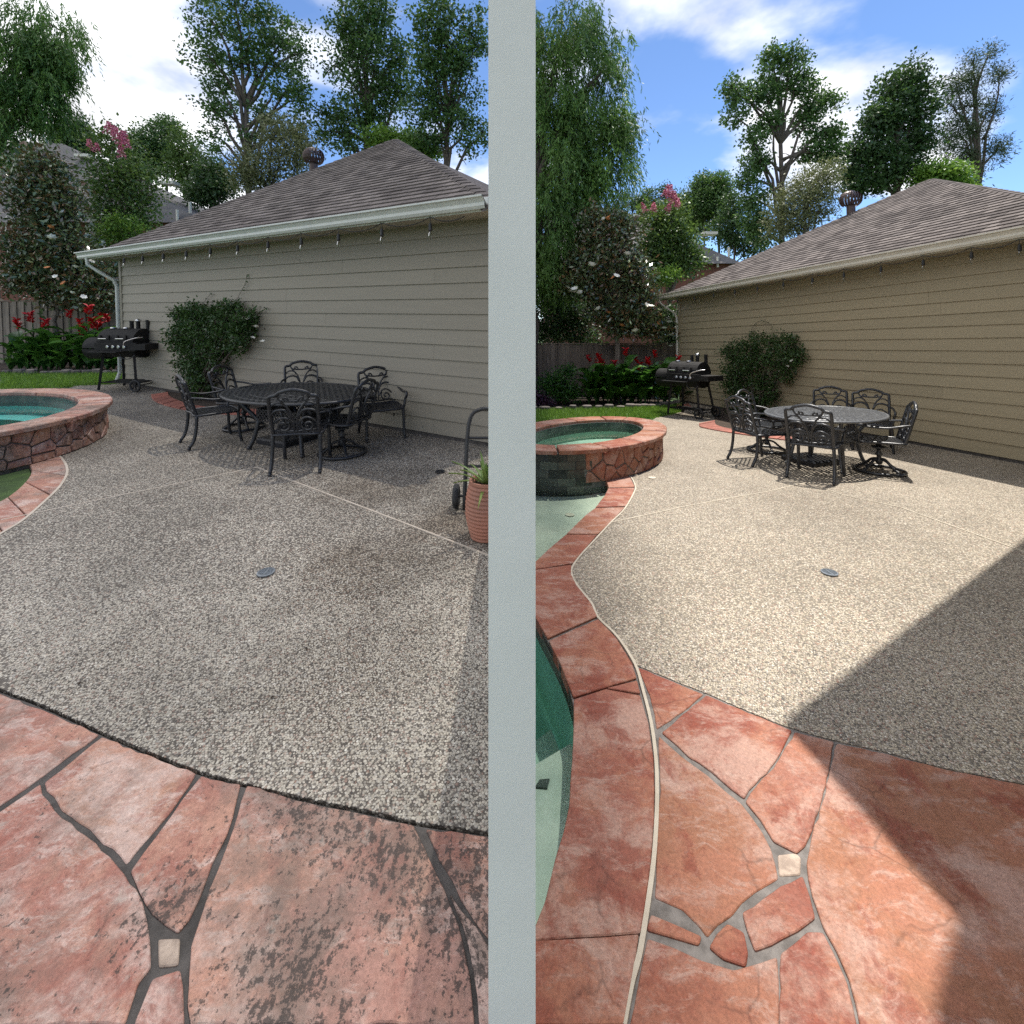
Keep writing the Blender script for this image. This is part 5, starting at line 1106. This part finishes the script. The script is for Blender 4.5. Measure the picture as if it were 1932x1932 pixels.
    inn = pavers(R4, [(1362,262),(1368,288),(1430,303),(1550,326),(1700,349),(1850,369),(2080,400),(2300,425)], [(1490,238),(1502,275),(1580,299),(1720,324),(1850,343),(2080,370),(2300,392)], 16, 'brick_paver_clean', 'curved edging of red bricks round the sunlit vine bed')
    w0, w1 = wall_hit(A,B,R4(2300,330)), wall_hit(A,B,R4(1480,200)); sb = sheet('vine_bed', xy(inn)+[Vector((w0.x,w0.y)), Vector((w1.x,w1.y))], .008, 'soil', .05); struct(sb)
    vine(R2, [(1450,1180,90,80),(1580,1120,100,70),(1720,1100,110,70),(1850,1130,90,80),(1900,1230,70,80),(1780,1240,130,100),(1600,1260,130,100),(1470,1300,100,100),(1430,1420,60,80),(1530,1430,100,90),(1680,1400,100,80),(1820,1350,80,60),(1500,1560,90,80),(1600,1560,80,90),(1720,1500,60,80),(1520,1650,90,50),(1620,1650,60,60)], A, B,
         [(1710,1450),(1520,1230),(1870,1250),(1840,1290),(1790,1325),(1600,1300)], [[(1560,1080),(1600,990),(1660,960),(1720,990),(1730,1020)],[(1400,1180),(1340,1190),(1320,1200)],[(1480,1100),(1560,1060),(1600,1040)]], 1100, 6, 'dense dark vine with tiny white flowers on the right-hand garage wall')
    c = P(R3(975,425), .72); make_table(1.0,.70,.72,'table_metal',(c.x,c.y,.003), math.radians(38), 'oval grey-black cast metal table with lattice top, sunlit right-hand patio')
    umbrella_base(P(R3(860,830)), math.radians(20), 1., 'square black umbrella weight under the sunlit table')
    back1, back2 = D(R3(1030,470), 8.25), D(R3(1360,480), 7.75); back1.z = back2.z = 0
    chairs([(0,P(R3(440,826)),14,'grey-black metal armchair at the front left of the sunlit table'),(1,P(R3(500,742)),-55,'grey-black swivel armchair at the rear left of the sunlit table'),(0,back1,238,'dark metal armchair behind the middle of the sunlit table'),(0,back2,234,'dark metal armchair by the siding, rear right of the sunlit table'),(1,P(R3(1425,912)),150,'grey-black swivel armchair with round base at the right end of the sunlit table'),(0,P(R3(905,948)),46,'grey-black metal armchair with its back to the camera, sunlit table')], c, 1., ('cast_metal_worn','cast_metal_worn'))
    grill(P(R2(1140,1648)), math.radians(-56), 1.08, 'black barrel grill with side firebox beside the right-hand garage corner')
    drain((1565,1082), .055, 'round grey drain grate in the clean aggregate')
    for i, (X, Y) in enumerate([(675,1200),(740,1255),(825,1262),(855,1272),(760,1310),(460,1335),(485,1260),(410,1250),(515,1280),(1035,1252),(865,1215),(600,1290)]):
        q = P(R2(X+random.uniform(-15,15), 1556-(i % 3)*5)); h = D(R2(X,Y), q.y).z; canna((q.x,q.y,-.02), h, 'red-flowered canna among the cannas behind the oval spa', group='cannas behind the oval spa')
    for X in (400,450,540,570,620,650,700,780,810,900,940,960,560,720): q = P(R2(X, 1562)); canna((q.x,q.y,-.02), random.uniform(.85,1.3), 'leafy canna without flowers behind the oval spa', False, 9, 'flowerless cannas behind the oval spa')
    bush('green_shrub', 'loose green shrub against the sunlit fence', 'shrub', px_blobs(R2, [(170,1400,90,80),(250,1350,60,70),(120,1480,80,70),(230,1480,80,70),(310,1470,60,70),(60,1400,50,40)], 13.9), 260, 14, .09, .10, 'leaf_canna', 72, (P(R2(190,1570)).x,13.9,0))
    bush('purple_shrub', 'low purple-leaved plant in front of the sunlit fence', 'shrub', px_blobs(R2, [(40,1540,70,50),(90,1570,60,40),(-20,1560,60,50)], 13.5), 170, 12, .07, .09, 'leaf_purple', 73, (P(R2(50,1590)).x,13.5,0))
    # trees
    willow('large weeping tree with hanging foliage at the left of the sunlit garden', R1, [(100,60,200,90),(80,220,200,110),(280,170,100,100),(60,400,190,130),(300,370,130,90),(380,400,60,80),(330,520,100,80),(120,580,190,130),(60,760,140,130),(260,670,120,70),(330,60,50,60),(60,900,110,80),(370,330,45,40),(150,-60,220,90),(90,830,110,100),(40,1000,100,100),(220,560,140,100),(200,330,150,110)], 15.4, (-10,1500), 32, 5600)
    mag, bl, _ = tree('magnolia_tree', 'magnolia with brown-backed leaves and white blossoms by the sunlit fence', 'tree', R2, [(430,200,70,60),(560,240,100,80),(690,300,80,70),(450,330,100,90),(600,400,140,100),(400,480,130,100),(540,560,150,100),(700,520,100,90),(300,560,80,60),(320,700,110,80),(500,720,150,90),(680,700,120,90),(800,800,100,70),(640,860,150,80),(450,850,110,70),(850,940,110,70),(700,1000,150,70),(900,1040,60,50),(560,980,100,70),(240,680,70,50),(350,600,90,80),(760,650,90,80)], 14.7, (620,1500), (600,800), .11, 820, 28, .19, .17, 'leaf_magnolia', 'bark_pale', 47, .25, 0, .42)
    for X, Y in [(250,725),(275,745),(300,755),(340,760),(850,860),(820,850),(510,225),(740,1040),(470,880),(300,735),(600,640),(680,480),(560,960),(420,560)]: bloom(mag, 'blossom', CACHE, 'mag_bl', blossom_mb, 'flower_white', D(R2(X,Y),13.9)-mag.location, random.uniform(.7,1.15))
    for X, Y in [(550,210),(545,905),(640,998),(580,650),(900,985),(535,225)]: bloom(mag, 'seed_head', CACHE, 'mag_or', blossom_mb, 'flower_orange', D(R2(X,Y),13.9)-mag.location, .75)
    my, bl, _ = tree('crepe_myrtle', 'crepe myrtle with pink flower heads behind the right-hand magnolia', 'tree', R2, [(880,200,80,70),(1000,200,100,80),(960,330,130,90),(1080,330,80,80),(880,420,110,100),(1030,470,130,90),(1140,430,70,80),(1080,560,100,70),(930,560,90,80),(1190,520,40,50)], 17.5, (990,1300), (980,520), .10, 520, 24, .22, .14, 'leaf_myrtle', 'bark_pale', 48)
    for X, Y in [(955,60),(985,75),(1005,95),(1025,110),(1050,125),(815,170),(870,165),(970,165),(1040,140),(975,50)]: bloom(my, 'flower_panicle', CACHE, 'pan', panicle_mb, 'flower_pink', D(R2(X,Y),16.6)-my.location, random.uniform(.75,1.05)).rotation_euler = (random.uniform(-.5,.5),random.uniform(-.5,.5),0)
    neighbour_house(R1, (60,705), (360,718), (900,950), (60,960), 27, 23, (530,935), 'neighbouring brick house with grey roof beyond the right-hand garden', [(448,752,1,.75),(752,828,1,.42),(838,905,0,.12),(790,945,0,.05)])
    tree('tulip_tree', 'tall open-crowned tree against the blue sky, middle of the right half', 'tree', R1, [(1035,70,50,45),(1110,70,45,45),(1060,150,80,50),(1000,230,50,45),(900,240,75,50),(870,320,45,40),(850,200,32,45),(1130,190,50,45),(1190,250,40,50),(1260,270,42,42),(1180,330,50,50),(1010,350,40,45),(940,420,45,45),(960,510,55,50),(930,600,45,50),(960,680,55,50),(1250,420,55,50),(1270,490,45,45),(1190,470,45,45),(1280,390,35,35),(950,760,55,50),(980,830,55,50)], 25, (1065,1100), (1060,440), .20, 620, 34, .21, .20, 'leaf_tulip', seed=49)
    tree('olive_green_tree', 'feathery olive-green tree in front of the tall open-crowned one, right half', 'tree', R1, [(1200,620,95,75),(1250,560,55,45),(1130,680,85,75),(1240,700,75,65),(1080,760,65,55),(1160,780,80,50),(1060,820,45,40)], 21, (1160,1000), (1170,720), .10, 460, 28, .24, .17, 'leaf_olive', seed=50, narrow=.35)
    tree('hardwood_tree', 'dense dark green tree behind the right-hand garage roof', 'tree', R1, [(1600,150,50,55),(1540,190,50,55),(1650,210,60,60),(1560,290,95,75),(1660,310,55,75),(1480,340,60,50),(1450,440,75,65),(1560,420,100,80),(1650,430,55,65),(1420,540,75,55),(1520,540,90,70),(1620,540,60,60),(1380,600,55,50),(1460,610,80,40),(1370,480,35,35)], 25, (1560,900), (1560,420), .2, 680, 36, .27, .21, 'leaf_dark', seed=51)
    tree('pine_tree', 'dark airy pine at the right edge above the right-hand roof', 'tree', R1, [(1880,90,26,45),(1880,180,36,55),(1810,190,42,55),(1860,280,55,50),(1780,260,26,36),(1830,370,65,50),(1900,400,45,50),(1780,450,55,50),(1870,500,55,50),(1890,590,36,36),(1960,300,50,70),(1980,480,50,70),(1990,150,36,50),(1950,60,30,50)], 26, (1900,900), (1895,260), .17, 520, 30, .2, .22, 'leaf_pine', seed=52, narrow=.22, shell=.1)
    for i, (lst, bs, lab, dd, mt) in enumerate([([(730,630,33,60),(725,700,45,50)], (730,900), 'narrow pointed background tree nearest the right-hand myrtle', 33, 'leaf_tulip'), ([(795,635,33,60),(790,710,50,50)], (790,900), 'second narrow pointed background tree from the right-hand myrtle', 33, 'leaf_tulip'), ([(850,720,45,60),(880,820,60,80),(820,810,55,60),(940,880,60,50)], (860,1000), 'mid-green background tree above the neighbouring grey roof, right half', 30, 'leaf_dark'), ([(690,700,45,45),(650,690,45,36),(740,790,60,60),(700,760,60,50)], (700,900), 'soft green background tree behind the right-hand myrtle', 34, 'leaf_myrtle'), ([(420,690,60,30),(500,665,30,38),(560,645,24,30),(480,710,60,30),(600,685,40,30),(560,700,60,30)], (500,900), 'far treetops between the weeping tree and the right-hand myrtle', 42, 'leaf_dark'), ([(600,745,80,40),(520,750,70,40),(660,770,60,40)], (600,900), 'low wide green treetop between the right-hand magnolia and myrtle', 36, 'leaf_myrtle'), ([(1750,590,85,45),(1700,575,45,35),(1820,600,40,30)], (1750,760), 'bright low treetop right behind the right-hand roof peak', 24, 'leaf_bright')]):
        tree('background_tree', lab, 'tree', R1, lst, dd, bs, (lst[0][0], lst[0][1]+20), .1, 260, 34, .26, .18, mt, seed=80+i)
    bush('hedge_shrub', 'dark evergreen hedge shrub behind the sunlit fence', 'shrub', px_blobs(R2, [(120,800,180,120),(150,950,200,130),(300,900,150,120),(100,1060,200,80),(350,1060,150,80)], 16.6), 620, 16, .16, .14, 'leaf_dark', 74, (2.2,16.6,0))
    bush('hedge_shrub', 'dark shrub tucked behind the right-hand garage corner', 'shrub', px_blobs(R2, [(985,950,55,110),(1000,1080,50,80),(960,1150,70,60)], 15.9), 260, 14, .12, .12, 'leaf_dark', 75, (4.9,15.9,0))
    bush('bright_shrub', 'bright green shrub under the right-hand crepe myrtle by the roof corner', 'shrub', px_blobs(R2, [(930,640,70,45),(1000,620,50,45),(900,680,50,30)], 16.6), 170, 12, .12, .11, 'leaf_bright', 76, (5.0,16.6,0))
    finish(b4)
    # two-storey house beside the camera whose roof edge throws the shade on the lower right
    M = M_of('R'); zr = 5.25
    def cast(uv):
        p = M @ P(uv); k = (zr-p.z)/SUN.z; q = p+SUN*k; return (q.x, q.y)
    pts = [cast((1960,996)), cast((1850,1080)), cast((1488,1352)), cast((1812,1700)), cast((1768,1860)), (1.75,.9), (1.75,-4.5), (9.5,-4.5), (9.5,7.2)]
    h = empty('house', (5,-1,-.3)); tag(h, 'two-storey house outside the picture whose eaves shade the lower right flagstones', 'house'); o = Vector((5,-1,-.3))
    rf = MB().prism([Vector((p[0]-o.x,p[1]-o.y)) for p in pts], zr-o.z, zr-o.z+.22).go('roof', 'shingle', h, tint=.4)
    MB().prism([Vector((a-o.x,b-o.y)) for a, b in ((1.35,.1),(5.9,4.75),(9.0,4.75),(9.0,-4.0),(1.35,-4.0))], .0, zr-o.z-.01).go('wall', 'siding', h)
build_left()
build_right()
